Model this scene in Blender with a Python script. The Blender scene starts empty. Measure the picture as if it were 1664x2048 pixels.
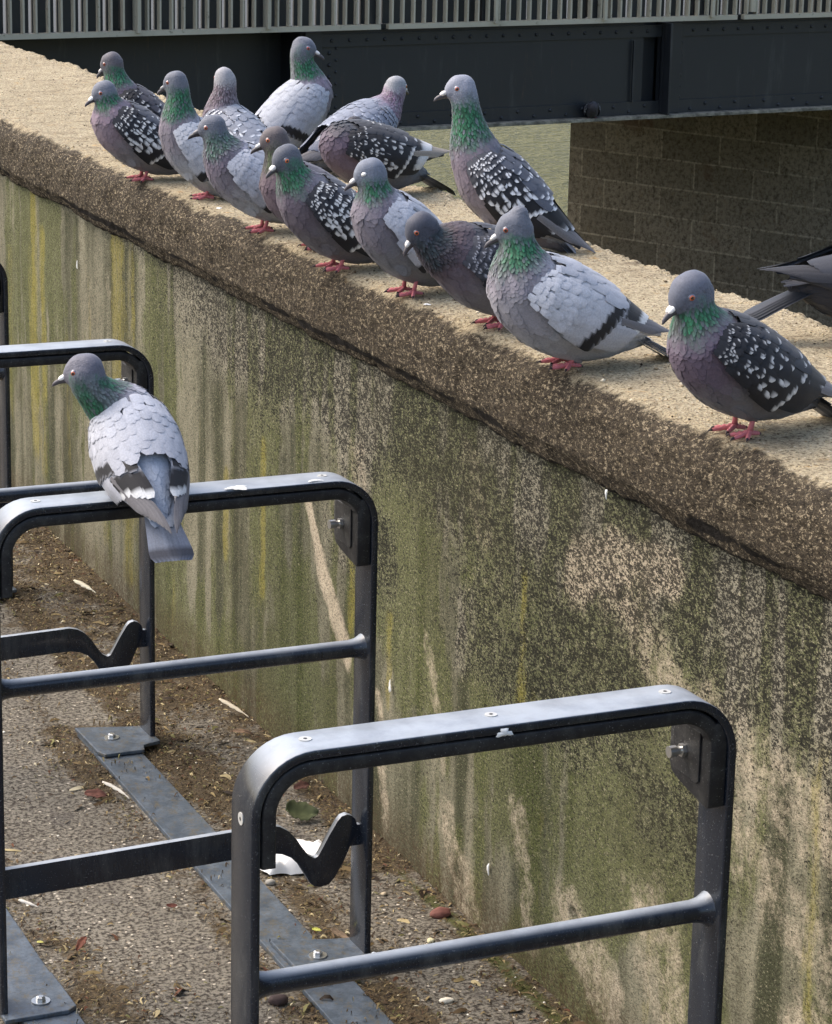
import bpy, bmesh, math, random
import numpy as np
from mathutils import Vector, Matrix
from mathutils.bvhtree import BVHTree
from mathutils.kdtree import KDTree
R = math.radians
SC = bpy.context.scene
COL = SC.collection
rng = np.random.default_rng(7)
random.seed(7)

# ------------------------------------------------------------------ camera
cam_d = bpy.data.cameras.new('camera')
cam = bpy.data.objects.new('camera', cam_d); COL.objects.link(cam); SC.camera = cam
cam_d.sensor_fit = 'HORIZONTAL'; cam_d.sensor_width = 36.0
cam_d.lens = 5339.55 / 1664 * 36.0
cam_d.clip_start = 0.05; cam_d.clip_end = 2000
YAW, PIT, ROL = R(23.4128), R(14.8693), R(1.2548)
fw = Vector((math.sin(YAW)*math.cos(PIT), math.cos(YAW)*math.cos(PIT), -math.sin(PIT)))
rt = Vector((math.cos(YAW), -math.sin(YAW), 0)); up = rt.cross(fw)
r2 = math.cos(ROL)*rt + math.sin(ROL)*up; u2 = -math.sin(ROL)*rt + math.cos(ROL)*up
M = Matrix((r2, u2, -fw)).transposed().to_4x4()
M.translation = Vector((-0.78032, -2.19527, 1.53170))
cam.matrix_world = M

# ------------------------------------------------------------------ light
SUN_EL, SUN_AZ = R(52), R(140)      # azimuth counted from +X towards +Y
w = bpy.data.worlds.new('World'); SC.world = w; w.use_nodes = True
nt = w.node_tree; nt.nodes.clear()
sky = nt.nodes.new('ShaderNodeTexSky'); sky.sky_type = 'NISHITA'; sky.sun_disc = False
sky.sun_elevation = SUN_EL; sky.sun_rotation = R(90) - SUN_AZ
sky.air_density = 1.0; sky.dust_density = 5.0; sky.ozone_density = 0.6
bg = nt.nodes.new('ShaderNodeBackground'); bg.inputs['Strength'].default_value = 0.15
wo = nt.nodes.new('ShaderNodeOutputWorld')
nt.links.new(sky.outputs[0], bg.inputs[0]); nt.links.new(bg.outputs[0], wo.inputs[0])
sd = bpy.data.lights.new('sun', 'SUN'); sd.energy = 0.65; sd.angle = R(80); sd.color = (1.0, 0.985, 0.955)
sun = bpy.data.objects.new('sun', sd); COL.objects.link(sun)
tos = Vector((math.cos(SUN_EL)*math.cos(SUN_AZ), math.cos(SUN_EL)*math.sin(SUN_AZ), math.sin(SUN_EL)))
sun.rotation_euler = tos.to_track_quat('Z', 'Y').to_euler()
vs = SC.view_settings; vs.view_transform = 'Standard'; vs.look = 'None'; vs.gamma = 1; vs.exposure = 1.27
vs.use_curve_mapping = False
SC.cycles.use_denoising = True

# ------------------------------------------------------------------ helpers
def s2l(c):
    c = np.asarray(c, float)/255.0
    return np.where(c <= 0.04045, c/12.92, ((c+0.055)/1.055)**2.4)

def hash2(ix, iy, seed):
    h = (ix.astype(np.int64)*374761393 + iy.astype(np.int64)*668265263 + seed*1442695041) & 0x7fffffff
    h = ((h ^ (h >> 13))*1274126177) & 0x7fffffff
    return ((h ^ (h >> 16)) & 0xffff)/65535.0

def vnoise(x, y, seed=0):
    x = np.asarray(x, float); y = np.asarray(y, float)
    ix = np.floor(x); iy = np.floor(y); fx = x-ix; fy = y-iy
    fx = fx*fx*(3-2*fx); fy = fy*fy*(3-2*fy)
    a = hash2(ix, iy, seed); b = hash2(ix+1, iy, seed); c = hash2(ix, iy+1, seed); d = hash2(ix+1, iy+1, seed)
    return (a*(1-fx)+b*fx)*(1-fy)+(c*(1-fx)+d*fx)*fy

def fbm(x, y, seed=0, oct=4):
    s = 0; amp = 0.5; t = 0
    for o in range(oct):
        s = s + amp*vnoise(x*2**o, y*2**o, seed+o*17); t += amp; amp *= 0.55
    return s/t

def sstep(a, b, x):
    t = np.clip((x-a)/(b-a), 0, 1); return t*t*(3-2*t)

def link(name, me, mat, parent=None, loc=None):
    o = bpy.data.objects.new(name, me); COL.objects.link(o)
    if mat is not None:
        for m in (mat if isinstance(mat, (list, tuple)) else [mat]): me.materials.append(m)
    if parent is not None: o.parent = parent
    if loc is not None: o.location = loc
    return o

def mesh_np(name, V, F, cols=None, smooth=True, extra=None, matidx=None):
    """V (n,3); F list or (m,k) int array; cols (n,3|4) point colours"""
    me = bpy.data.meshes.new(name)
    V = np.asarray(V, np.float32)
    if isinstance(F, np.ndarray):
        k = F.shape[1]; m = F.shape[0]
        me.vertices.add(len(V)); me.vertices.foreach_set('co', V.ravel())
        me.loops.add(m*k); me.loops.foreach_set('vertex_index', F.astype(np.int32).ravel())
        me.polygons.add(m); me.polygons.foreach_set('loop_start', np.arange(0, m*k, k, dtype=np.int32))
        me.polygons.foreach_set('loop_total', np.full(m, k, np.int32))
    else:
        me.from_pydata(V.tolist(), [], F)
    me.update(); me.validate()
    if smooth: me.polygons.foreach_set('use_smooth', np.ones(len(me.polygons), bool))
    def addcol(nm, c):
        c = np.asarray(c, np.float32)
        if c.shape[1] == 3: c = np.hstack([c, np.ones((len(c), 1), np.float32)])
        a = me.color_attributes.new(nm, 'FLOAT_COLOR', 'POINT'); a.data.foreach_set('color', c.ravel())
    if cols is not None: addcol('Col', cols)
    if extra:
        for k2, c in extra.items(): addcol(k2, c)
    if matidx is not None: me.polygons.foreach_set('material_index', np.asarray(matidx, np.int32))
    return me

class MB:
    """collects shapes for ONE mesh"""
    def __init__(s): s.V = []; s.F = []; s.n = 0; s.c = []
    def add(s, V, F, col=None):
        V = [tuple(v) for v in V]
        s.V += V; s.F += [tuple(i+s.n for i in f) for f in F]; s.n += len(V)
        if col is not None: s.c += [tuple(col)]*len(V) if np.ndim(col) == 1 else [tuple(q) for q in col]
    def box(s, x0, x1, y0, y1, z0, z1, col=None):
        V = [(x, y, z) for x in (x0, x1) for y in (y0, y1) for z in (z0, z1)]
        F = [(0, 1, 3, 2), (4, 6, 7, 5), (0, 4, 5, 1), (2, 3, 7, 6), (0, 2, 6, 4), (1, 5, 7, 3)]
        s.add(V, F, col)
    def prism(s, prof, axis, a0, a1, col=None):
        """prof: 2-D polygon, extruded along axis 'x','y','z'"""
        n = len(prof)
        def m(p, a):
            return {'x': (a, p[0], p[1]), 'y': (p[0], a, p[1]), 'z': (p[0], p[1], a)}[axis]
        V = [m(p, a0) for p in prof]+[m(p, a1) for p in prof]
        F = [tuple(range(n)), tuple(range(2*n-1, n-1, -1))]+[(i, i+n, (i+1) % n+n, (i+1) % n) for i in range(n)]
        s.add(V, F, col)
    def tube(s, pts, rad, seg=10, col=None, cap=True, flat=1.0):
        pts = [Vector(p) for p in pts]
        if np.ndim(rad) == 0: rad = [rad]*len(pts)
        V = []; F = []; prev = None; cols = []
        for i, p in enumerate(pts):
            t = (pts[min(i+1, len(pts)-1)]-pts[max(i-1, 0)]).normalized()
            if prev is None:
                a = Vector((0, 0, 1)) if abs(t.z) < 0.9 else Vector((1, 0, 0))
                u = t.cross(a).normalized()
            else:
                u = (prev-t*prev.dot(t)).normalized()
            prev = u; v = t.cross(u)
            for k in range(seg):
                an = 2*math.pi*k/seg
                V.append(p+(u*math.cos(an)+v*math.sin(an)*flat)*rad[i])
                if col is not None and np.ndim(col) == 2: cols.append(col[i])
        for i in range(len(pts)-1):
            for k in range(seg):
                a = i*seg+k; b = i*seg+(k+1) % seg
                F.append((a, b, b+seg, a+seg))
        if cap:
            F.append(tuple(range(seg-1, -1, -1))); F.append(tuple(range((len(pts)-1)*seg, len(pts)*seg)))
        s.add(V, F, cols if cols else col)
    def build(s, name, mat, parent=None, bevel=0, smooth=False, autos=None):
        me = bpy.data.meshes.new(name); me.from_pydata(s.V, [], s.F); me.update()
        bm = bmesh.new(); bm.from_mesh(me)
        bmesh.ops.recalc_face_normals(bm, faces=bm.faces)
        if bevel:
            es = [e for e in bm.edges if len(e.link_faces) == 2 and e.calc_face_angle() > 0.6]
            bmesh.ops.bevel(bm, geom=es, offset=bevel, segments=2, profile=0.6, affect='EDGES', clamp_overlap=True)
        bm.to_mesh(me); bm.free()
        if s.c and not bevel:
            a = me.color_attributes.new('Col', 'FLOAT_COLOR', 'POINT')
            c = np.asarray([tuple(q)+(1,) if len(q) == 3 else q for q in s.c], np.float32); a.data.foreach_set('color', c.ravel())
        if smooth or autos:
            me.polygons.foreach_set('use_smooth', np.ones(len(me.polygons), bool))
            if autos: me.set_sharp_from_angle(angle=R(autos))
        return link(name, me, mat, parent)

def empty(name, loc=(0, 0, 0), rz=0):
    o = bpy.data.objects.new(name, None); COL.objects.link(o); o.location = loc; o.rotation_euler = (0, 0, rz)
    o.empty_display_size = 0.05
    return o

def tag(o, label=None, cat=None, group=None, kind=None):
    if label: o['label'] = label
    if cat: o['category'] = cat
    if group: o['group'] = group
    if kind: o['kind'] = kind
    return o

# ------------------------------------------------------------------ materials
class Nodes:
    def __init__(s, name, rough=0.6, spec=0.5):
        s.m = bpy.data.materials.new(name); s.m.use_nodes = True
        s.t = s.m.node_tree; s.b = s.t.nodes['Principled BSDF']
        s.b.inputs['Roughness'].default_value = rough; s.b.inputs['Specular IOR Level'].default_value = spec
        tc = s.t.nodes.new('ShaderNodeTexCoord'); s.obj = tc.outputs['Object']
    def L(s, a, b): s.t.links.new(a, b)
    def set(s, k, v):
        i = s.b.inputs[k]
        if hasattr(v, 'links') or hasattr(v, 'is_linked'): s.L(v, i)
        else: i.default_value = v
    def _in(s, i, v):
        if hasattr(v, 'is_linked'): s.L(v, i)
        else: i.default_value = v
    def mapping(s, scale, rot=(0, 0, 0), src=None):
        n = s.t.nodes.new('ShaderNodeMapping'); n.inputs['Scale'].default_value = scale; n.inputs['Rotation'].default_value = rot
        s.L(src or s.obj, n.inputs[0]); return n.outputs[0]
    def noise(s, scale, detail=4, rough=0.55, vec=None, dist=0):
        n = s.t.nodes.new('ShaderNodeTexNoise'); n.inputs['Scale'].default_value = scale; n.inputs['Detail'].default_value = detail
        n.inputs['Roughness'].default_value = rough; n.inputs['Distortion'].default_value = dist
        s.L(vec or s.obj, n.inputs['Vector']); return n.outputs[0]
    def voro(s, scale, vec=None, feature='F1', out='Distance', rnd=1):
        n = s.t.nodes.new('ShaderNodeTexVoronoi'); n.feature = feature; n.inputs['Scale'].default_value = scale
        n.inputs['Randomness'].default_value = rnd
        s.L(vec or s.obj, n.inputs['Vector']); return n.outputs[out]
    def ramp(s, fac, stops, interp='LINEAR'):
        n = s.t.nodes.new('ShaderNodeValToRGB'); n.color_ramp.interpolation = interp
        el = n.color_ramp.elements
        while len(el) < len(stops): el.new(0.5)
        for e, (p, c) in zip(el, stops):
            e.position = p; c = (c, c, c) if np.ndim(c) == 0 else c; e.color = (*c, 1)
        s.L(fac, n.inputs[0]); return n.outputs[0]
    def mix(s, fac, a, b, mode='MIX'):
        n = s.t.nodes.new('ShaderNodeMix'); n.data_type = 'RGBA'; n.blend_type = mode
        s._in(n.inputs[0], fac)
        for i, v in ((6, a), (7, b)):
            if hasattr(v, 'is_linked'): s.L(v, n.inputs[i])
            else: n.inputs[i].default_value = (*v, 1) if len(v) == 3 else v
        return n.outputs[2]
    def math(s, op, a, b=0.0, c=0.0, clamp=False):
        n = s.t.nodes.new('ShaderNodeMath'); n.operation = op; n.use_clamp = clamp
        s._in(n.inputs[0], a); s._in(n.inputs[1], b); s._in(n.inputs[2], c); return n.outputs[0]
    def smooth(s, x, a, b, lo=0.0, hi=1.0):
        n = s.t.nodes.new('ShaderNodeMapRange'); n.interpolation_type = 'SMOOTHSTEP'
        s._in(n.inputs[0], x); s._in(n.inputs[1], a); s._in(n.inputs[2], b)
        n.inputs[3].default_value = lo; n.inputs[4].default_value = hi; return n.outputs[0]
    def attr(s, name):
        n = s.t.nodes.new('ShaderNodeAttribute'); n.attribute_name = name; return n
    def sep(s, c):
        n = s.t.nodes.new('ShaderNodeSeparateColor'); s.L(c, n.inputs[0]); return n.outputs
    def bump(s, h, strength=0.5, dist=0.002, normal=None):
        n = s.t.nodes.new('ShaderNodeBump'); n.inputs['Strength'].default_value = strength; n.inputs['Distance'].default_value = dist
        s.L(h, n.inputs['Height'])
        if normal: s.L(normal, n.inputs['Normal'])
        s.L(n.outputs[0], s.b.inputs['Normal']); return n.outputs[0]

def mat_paint():
    n = Nodes('slate_blue_paint', 0.33, 0.5)
    base = s2l((25, 31, 40)); sky_lit = s2l((150, 157, 164))
    geo = n.t.nodes.new('ShaderNodeNewGeometry')
    sx = n.t.nodes.new('ShaderNodeSeparateXYZ'); n.L(geo.outputs['Normal'], sx.inputs[0])
    upf = n.smooth(sx.outputs[2], 0.55, 0.98)                        # sky brightness painted into the colour of faces that look up
    g = n.smooth(n.noise(14, 6, 0.65), 0.25, 0.62)
    speck = n.smooth(n.noise(420, 2, 0.6), 0.64, 0.72)
    f = n.math('MULTIPLY', upf, n.math('MULTIPLY_ADD', g, 0.45, 0.62, clamp=True))
    c = n.mix(f, tuple(base), tuple(sky_lit))
    side = n.smooth(n.noise(30, 5, 0.7, n.mapping((1, 1, .25))), 0.48, 0.75)
    c = n.mix(n.math('MULTIPLY', side, 0.22), c, tuple(s2l((120, 122, 118))))
    c = n.mix(n.math('MULTIPLY', speck, 0.16), c, tuple(s2l((190, 190, 185))))
    n.set('Base Color', c)
    n.set('Roughness', n.math('MULTIPLY_ADD', f, 0.25, 0.24)); n.set('Coat Weight', 0.15); n.set('Coat Roughness', 0.12)
    n.bump(n.noise(600, 2), 0.08, 0.0005)
    return n.m

def mat_rubber():
    n = Nodes('black_rubber', 0.5, 0.4)
    c = n.mix(n.smooth(n.noise(60, 5, 0.7), 0.4, 0.8), tuple(s2l((26, 26, 28))), tuple(s2l((58, 58, 56))))
    sp = n.smooth(n.noise(500, 2), 0.66, 0.72)
    n.set('Base Color', n.mix(n.math('MULTIPLY', sp, 0.4), c, (0.35, 0.35, 0.33)))
    n.bump(n.noise(300, 3), 0.15, 0.0006); return n.m

def mat_simple(name, col, rough=0.5, metal=0, var=0.25, scale=60, bump=0.1):
    n = Nodes(name, rough)
    col = np.array(col)
    n.set('Base Color', n.mix(n.noise(scale, 4), tuple(col*(1-var)), tuple(np.minimum(col*(1+var), 1))))
    n.set('Metallic', metal); n.bump(n.noise(scale*5, 3), bump, 0.001); return n.m

def mat_railsteel():
    n = Nodes('worn_ground_steel', 0.45, 0.5)
    base = s2l((50, 60, 70)); light = s2l((88, 98, 108)); dirt = s2l((84, 76, 56))
    g = n.noise(34, 8, 0.82)
    c = n.mix(n.smooth(g, 0.35, 0.68), tuple(base), tuple(light))
    d = n.smooth(n.noise(75, 7, 0.85, n.mapping((1, .6, 1))), 0.5, 0.62)
    c = n.mix(n.math('MULTIPLY', d, 0.8), c, tuple(dirt))
    dk = n.smooth(n.noise(120, 4, 0.7), 0.56, 0.66)
    c = n.mix(n.math('MULTIPLY', dk, 0.6), c, tuple(s2l((40, 44, 50))))
    n.set('Base Color', c); n.bump(n.noise(160, 5, 0.7), 0.3, 0.0012); return n.m

def mat_coping():
    """sandy worn top, dark brown lichened front; mask G = soiling (real dirt on the face)"""
    n = Nodes('coping_concrete', 0.9, 0.2)
    m = n.sep(n.attr('Mask').outputs['Color'])
    top = n.mix(n.noise(9, 5, 0.6), tuple(s2l((162, 148, 120))), tuple(s2l((208, 194, 162))))
    grain = n.noise(230, 4, 0.75)
    top = n.mix(n.smooth(grain, 0.37, 0.53), tuple(s2l((104, 90, 68))), top)
    top = n.mix(n.smooth(n.noise(160, 3, 0.7), 0.60, 0.70), top, tuple(s2l((226, 214, 190))))
    och = n.smooth(n.noise(26, 5, 0.7), 0.60, 0.70)
    top = n.mix(n.math('MULTIPLY', och, 0.5), top, tuple(s2l((196, 150, 74))))
    dkp = n.smooth(n.noise(14, 7, 0.8, n.mapping((.6, 1.6, 1))), 0.52, 0.64)
    top = n.mix(n.math('MULTIPLY', dkp, 0.55), top, tuple(s2l((96, 80, 60))))
    spk = n.smooth(n.noise(90, 3, 0.6), 0.68, 0.73)
    top = n.mix(n.math('MULTIPLY', spk, 0.8), top, tuple(s2l((70, 56, 42))))
    fr = n.mix(n.noise(7, 4), tuple(s2l((52, 45, 35))), tuple(s2l((80, 71, 57))))
    v = n.voro(210)
    yv = n.mapping((1, .62, 1.15)); sp = n.smooth(n.noise(200, 3, 0.9, yv), 0.54, 0.60)
    fr = n.mix(n.math('MULTIPLY', sp, n.math('MULTIPLY_ADD', n.noise(12, 4, 0.7), 1.1, -0.02, clamp=True)), fr, tuple(s2l((196, 180, 150))))
    dk = n.smooth(n.noise(160, 4, 0.9, yv), 0.50, 0.58)
    fr = n.mix(n.math('MULTIPLY', dk, 0.75), fr, tuple(s2l((18, 15, 11))))
    soil = n.math('ADD', m[1], n.math('MULTIPLY_ADD', n.noise(45, 7, 0.8), 1.2, -0.60))
    c = n.mix(n.smooth(soil, 0.32, 0.62), top, fr)
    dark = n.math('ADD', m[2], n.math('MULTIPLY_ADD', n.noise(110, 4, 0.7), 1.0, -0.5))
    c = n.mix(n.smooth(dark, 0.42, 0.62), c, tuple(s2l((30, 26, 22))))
    n.set('Base Color', c)
    yv2 = n.mapping((1, .65, 1)); h = n.math('ADD', n.noise(230, 4, 0.75, yv2), n.math('MULTIPLY', n.noise(90, 3, .6, yv2), 0.8))
    n.bump(h, 1.0, 0.008)
    return n.m

def mat_wall():
    """Mask: R pale patch, G yellow lichen streak, B green algae, A black speckle density with painted coping undershadow; Mask2 R streak tone, G damp base"""
    n = Nodes('stained_concrete', 0.9, 0.2)
    a1 = n.attr('Mask'); m = n.sep(a1.outputs['Color']); dens = a1.outputs['Alpha']
    m2 = n.sep(n.attr('Tone').outputs['Color'])
    vs_ = n.mapping((1, 1, .3))
    base = n.mix(n.noise(16, 6, 0.7, vs_), tuple(s2l((84, 82, 66))), tuple(s2l((158, 153, 130))))
    base = n.mix(n.smooth(m2[0], 0.0, 1.0), tuple(s2l((64, 66, 46))), base)
    und = n.math('MULTIPLY', n.smooth(dens, 0.35, 0.95), 0.75)
    base = n.mix(und, base, n.mix(n.noise(30, 5, 0.75), tuple(s2l((108, 104, 88))), tuple(s2l((178, 171, 152)))))
    fine = n.noise(320, 4, 0.9, n.mapping((1, .55, 1.05)))
    ff = n.smooth(fine, 0.30, 0.62)
    # algae
    al = n.smooth(n.math('ADD', m[2], n.math('MULTIPLY_ADD', n.noise(45, 6, 0.75, n.mapping((1, 1, .4))), 1.1, -0.55)), 0.30, 0.75)
    base = n.mix(n.math('MULTIPLY', al, 0.72), base, n.mix(ff, tuple(s2l((28, 33, 12))), tuple(s2l((88, 94, 46)))))
    # pale mortar
    pa = n.smooth(n.math('ADD', m[0], n.math('MULTIPLY_ADD', n.noise(26, 8, 0.85), 2.0, -1.0)), 0.25, 0.85)
    base = n.mix(n.math('MULTIPLY', pa, 0.9), base, tuple(s2l((190, 176, 152))))
    # yellow streak
    ye = n.smooth(n.math('ADD', m[1], n.math('MULTIPLY_ADD', n.noise(60, 7, 0.8, n.mapping((1, 1, .25))), 1.8, -0.9)), 0.3, 0.95)
    base = n.mix(n.math('MULTIPLY', ye, 0.65), base, tuple(s2l((142, 132, 58))))
    # grain
    base = n.mix(n.math('MULTIPLY', n.smooth(fine, 0.52, 0.42), 0.62), base, tuple(s2l((26, 24, 15))))
    lt = n.smooth(n.noise(330, 3, 0.9, n.mapping((1, .55, 1.05))), 0.57, 0.64)
    base = n.mix(n.math('MULTIPLY', lt, n.math('MULTIPLY_ADD', dens, 0.55, 0.42)), base, tuple(s2l((172, 164, 136))))
    # black lichen, and the shade painted under the coping
    sp = n.math('ADD', n.math('MULTIPLY', n.noise(290, 3, 0.9, n.mapping((1, .55, 1.05))), 0.62), n.math('MULTIPLY', n.noise(80, 5, 0.85, n.mapping((1, .65, 1))), 0.38))
    thr = n.math('MULTIPLY_ADD', dens, -0.125, 0.595)
    bl = n.smooth(n.math('SUBTRACT', sp, thr), 0.0, 0.025)
    base = n.mix(n.math('MULTIPLY', bl, 0.9), base, tuple(s2l((14, 13, 9))))
    base = n.mix(n.math('MULTIPLY', n.smooth(m2[1], 0.2, 1.0), n.smooth(n.noise(130, 6, 0.85), 0.38, 0.6)), base, tuple(s2l((66, 50, 32))))
    mm_ = n.noise(3.2, 5, 0.7, n.mapping((1, 1, .7))); base = n.mix(n.math('MULTIPLY', n.smooth(mm_, 0.50, 0.66), 0.30), base, n.mix(0.5, tuple(s2l((46, 46, 28))), tuple(s2l((60, 56, 38)))))
    n.set('Base Color', base)
    h = n.math('ADD', fine, n.math('MULTIPLY', sp, 0.9))
    n.bump(h, 0.6, 0.003)
    return n.m

def mat_ground():
    n = Nodes('old_asphalt', 0.92, 0.2)
    m = n.sep(n.attr('Mask').outputs['Color'])
    c = n.mix(n.noise(5, 6, 0.65), tuple(s2l((96, 91, 81))), tuple(s2l((146, 140, 126))))
    c = n.mix(n.smooth(n.noise(150, 4, 0.7), 0.6, 0.38), c, tuple(s2l((52, 46, 40))))
    v = n.t.nodes.new('ShaderNodeTexVoronoi'); v.inputs['Scale'].default_value = 120; n.L(n.obj, v.inputs['Vector'])
    cs = n.sep(v.outputs['Color'])
    peb = n.math('MULTIPLY', n.smooth(n.math('ADD', v.outputs['Distance'], n.math('MULTIPLY_ADD', n.noise(300, 3), .3, -.15)), 0.34, 0.22), n.smooth(cs[0], 0.80, 0.84))
    c = n.mix(n.math('MULTIPLY', peb, 0.85), c, n.mix(cs[1], tuple(s2l((150, 138, 118))), tuple(s2l((214, 204, 186)))))
    dk = n.smooth(n.noise(9, 5, 0.7), 0.56, 0.66)
    c = n.mix(n.math('MULTIPLY', dk, 0.4), c, tuple(s2l((70, 66, 64))))
    soil = n.math('ADD', m[0], n.math('MULTIPLY_ADD', n.noise(60, 6, 0.75), 1.2, -0.6))
    c = n.mix(n.math('MULTIPLY', n.smooth(soil, 0.3, 0.8), 0.9), c, n.mix(n.smooth(n.noise(260, 4, 0.75), 0.35, 0.65), tuple(s2l((40, 32, 22))), tuple(s2l((92, 78, 54)))))
    mo = n.math('ADD', m[1], n.math('MULTIPLY_ADD', n.noise(50, 5, 0.7), 1.0, -0.5))
    c = n.mix(n.math('MULTIPLY', n.smooth(mo, 0.4, 0.8), 0.8), c, tuple(s2l((70, 74, 34))))
    n.set('Base Color', c)
    n.bump(n.math('ADD', n.noise(190, 5, 0.75), n.math('MULTIPLY', peb, 0.5)), 0.8, 0.003)
    return n.m

def mat_water():
    n = Nodes('river_water', 0.16, 0.5)
    c = n.mix(n.noise(.35, 4, 0.6), tuple(s2l((88, 88, 40))), tuple(s2l((112, 108, 54))))
    n.set('Base Color', c); n.set('IOR', 1.33)
    wv = n.noise(2.2, 5, 0.6, n.mapping((1.0, 2.2, 1)))
    w2 = n.noise(9, 3, 0.6, n.mapping((1.0, 2.0, 1)))
    n.bump(n.math('ADD', wv, n.math('MULTIPLY', w2, 0.45)), 1.0, 0.35); return n.m

def mat_girder():
    n = Nodes('dark_bridge_steel', 0.45, 0.5)
    c = n.mix(n.noise(1.2, 6, 0.65), tuple(s2l((23, 26, 30))), tuple(s2l((33, 36, 40))))
    rs_ = n.smooth(n.noise(14, 6, 0.75, n.mapping((1, 1, .12))), 0.60, 0.72); c = n.mix(n.math('MULTIPLY', rs_, 0.5), c, tuple(s2l((78, 58, 44))))
    st = n.smooth(n.noise(9, 5, 0.7, n.mapping((1, 1, .15))), 0.55, 0.75)
    c = n.mix(n.math('MULTIPLY', st, 0.25), c, tuple(s2l((92, 92, 90))))
    n.set('Base Color', c); n.bump(n.noise(6, 5), 0.1, 0.01); return n.m

def mat_flange():
    n = Nodes('dusty_flange', 0.8, 0.3)
    c = n.mix(n.smooth(n.noise(12, 6, 0.75), 0.35, 0.65), tuple(s2l((82, 80, 72))), tuple(s2l((148, 144, 130))))
    n.set('Base Color', c); n.bump(n.noise(40, 5), 0.5, 0.01); return n.m

def mat_rail():
    n = Nodes('weathered_railing', 0.6, 0.4)
    c = n.mix(n.noise(3, 6, 0.7), tuple(s2l((152, 146, 128))), tuple(s2l((194, 188, 168))))
    d = n.smooth(n.noise(25, 5, 0.7), 0.58, 0.7)
    n.set('Base Color', n.mix(n.math('MULTIPLY', d, 0.6), c, tuple(s2l((84, 82, 66))))); n.bump(n.noise(60, 4), 0.2, 0.003); return n.m

def mat_brick():
    n = Nodes('blockwork', 0.92, 0.2)
    tc = n.t.nodes.new('ShaderNodeUVMap'); tc.uv_map = 'UV'
    b = n.t.nodes.new('ShaderNodeTexBrick'); n.L(tc.outputs[0], b.inputs['Vector'])
    b.inputs['Scale'].default_value = 1.0; b.inputs['Brick Width'].default_value = 0.58; b.inputs['Row Height'].default_value = 0.235
    b.inputs['Mortar Size'].default_value = 0.008; b.inputs['Mortar Smooth'].default_value = 0.3; b.inputs['Bias'].default_value = 0.0
    b.offset = 0.42; b.inputs['Color1'].default_value = (*s2l((128, 121, 106)), 1); b.inputs['Color2'].default_value = (*s2l((162, 153, 135)), 1)
    b.inputs['Mortar'].default_value = (*s2l((182, 172, 152)), 1)
    c = n.mix(n.smooth(n.noise(30, 5, 0.8), 0.30, 0.60), tuple(s2l((84, 76, 64))), b.outputs['Color'])
    c = n.mix(n.math('MULTIPLY', n.smooth(n.noise(17, 4, 0.7), 0.58, 0.68), 0.6), c, tuple(s2l((136, 122, 98))))
    c = n.mix(n.math('MULTIPLY', n.smooth(n.noise(1.7, 3), 0.60, 0.68), 0.45), c, tuple(s2l((92, 58, 38))))
    n.set('Base Color', c)
    n.bump(n.math('SUBTRACT', n.noise(30, 5, 0.7), n.math('MULTIPLY', b.outputs['Fac'], -0.4)), 0.6, 0.02); return n.m

def mat_feather(name='plumage', rough=0.62):
    n = Nodes(name, rough, 0.3)
    c = n.attr('Col').outputs['Color']
    v = n.noise(420, 4, 0.7)
    c = n.mix(0.30, c, n.ramp(v, [(0.25, 0.25), (0.75, 1.0)]), 'OVERLAY')
    n.set('Base Color', c)
    n.set('Sheen Weight', 0.10); n.set('Sheen Roughness', 0.5)
    n.bump(n.noise(900, 3, 0.6), 0.25, 0.0008)
    return n.m

def mat_sheen():
    n = Nodes('neck_plumage', 0.45, 0.45)
    n.set('Base Color', n.attr('Col').outputs['Color']); n.bump(n.noise(700, 3), 0.3, 0.001)
    return n.m

def mat_vcol(name, rough, spec=0.5, coat=0, bump=0.1, sss=0):
    n = Nodes(name, rough, spec)
    n.set('Base Color', n.attr('Col').outputs['Color']); n.set('Coat Weight', coat); n.set('Coat Roughness', 0.08)
    if bump: n.bump(n.noise(500, 3), bump, 0.001)
    return n.m

def mat_leafbits():
    n = Nodes('litter', 0.8, 0.25)
    n.set('Base Color', n.attr('Col').outputs['Color']); return n.m

MT = dict(paint=mat_paint(), rubber=mat_rubber(), steel=mat_simple('bright_bolt_steel', (0.55, 0.55, 0.53), 0.28, 0.9, 0.1),
          alu=mat_simple('dull_rivet', (0.50, 0.50, 0.47), 0.5, 0.3, 0.15), rail=mat_railsteel(), coping=mat_coping(), wall=mat_wall(),
          ground=mat_ground(), water=mat_water(), girder=mat_girder(), flange=mat_flange(), railing=mat_rail(), brick=mat_brick(),
          deck=mat_simple('dark_deck_panel', s2l((52, 54, 52)), 0.7, 0, 0.3, 4), feather=mat_feather(), neck=mat_sheen(),  # deck panels are dark grey in themselves
          leg=mat_vcol('pigeon_leg_skin', 0.55, 0.35, 0, 0.3), beak=mat_vcol('horn_bill', 0.4, 0.5, 0, 0.1), eye=mat_vcol('eye_gloss', 0.15, 0.5, 0.8, 0),
          litter=mat_leafbits(), paper=mat_simple('white_tissue', (0.80, 0.79, 0.76), 0.8, 0, 0.03, 60, 0.3),
          dropping=mat_simple('dried_dropping', (0.70, 0.70, 0.66), 0.8, 0, 0.12, 200, 0.3))

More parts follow.
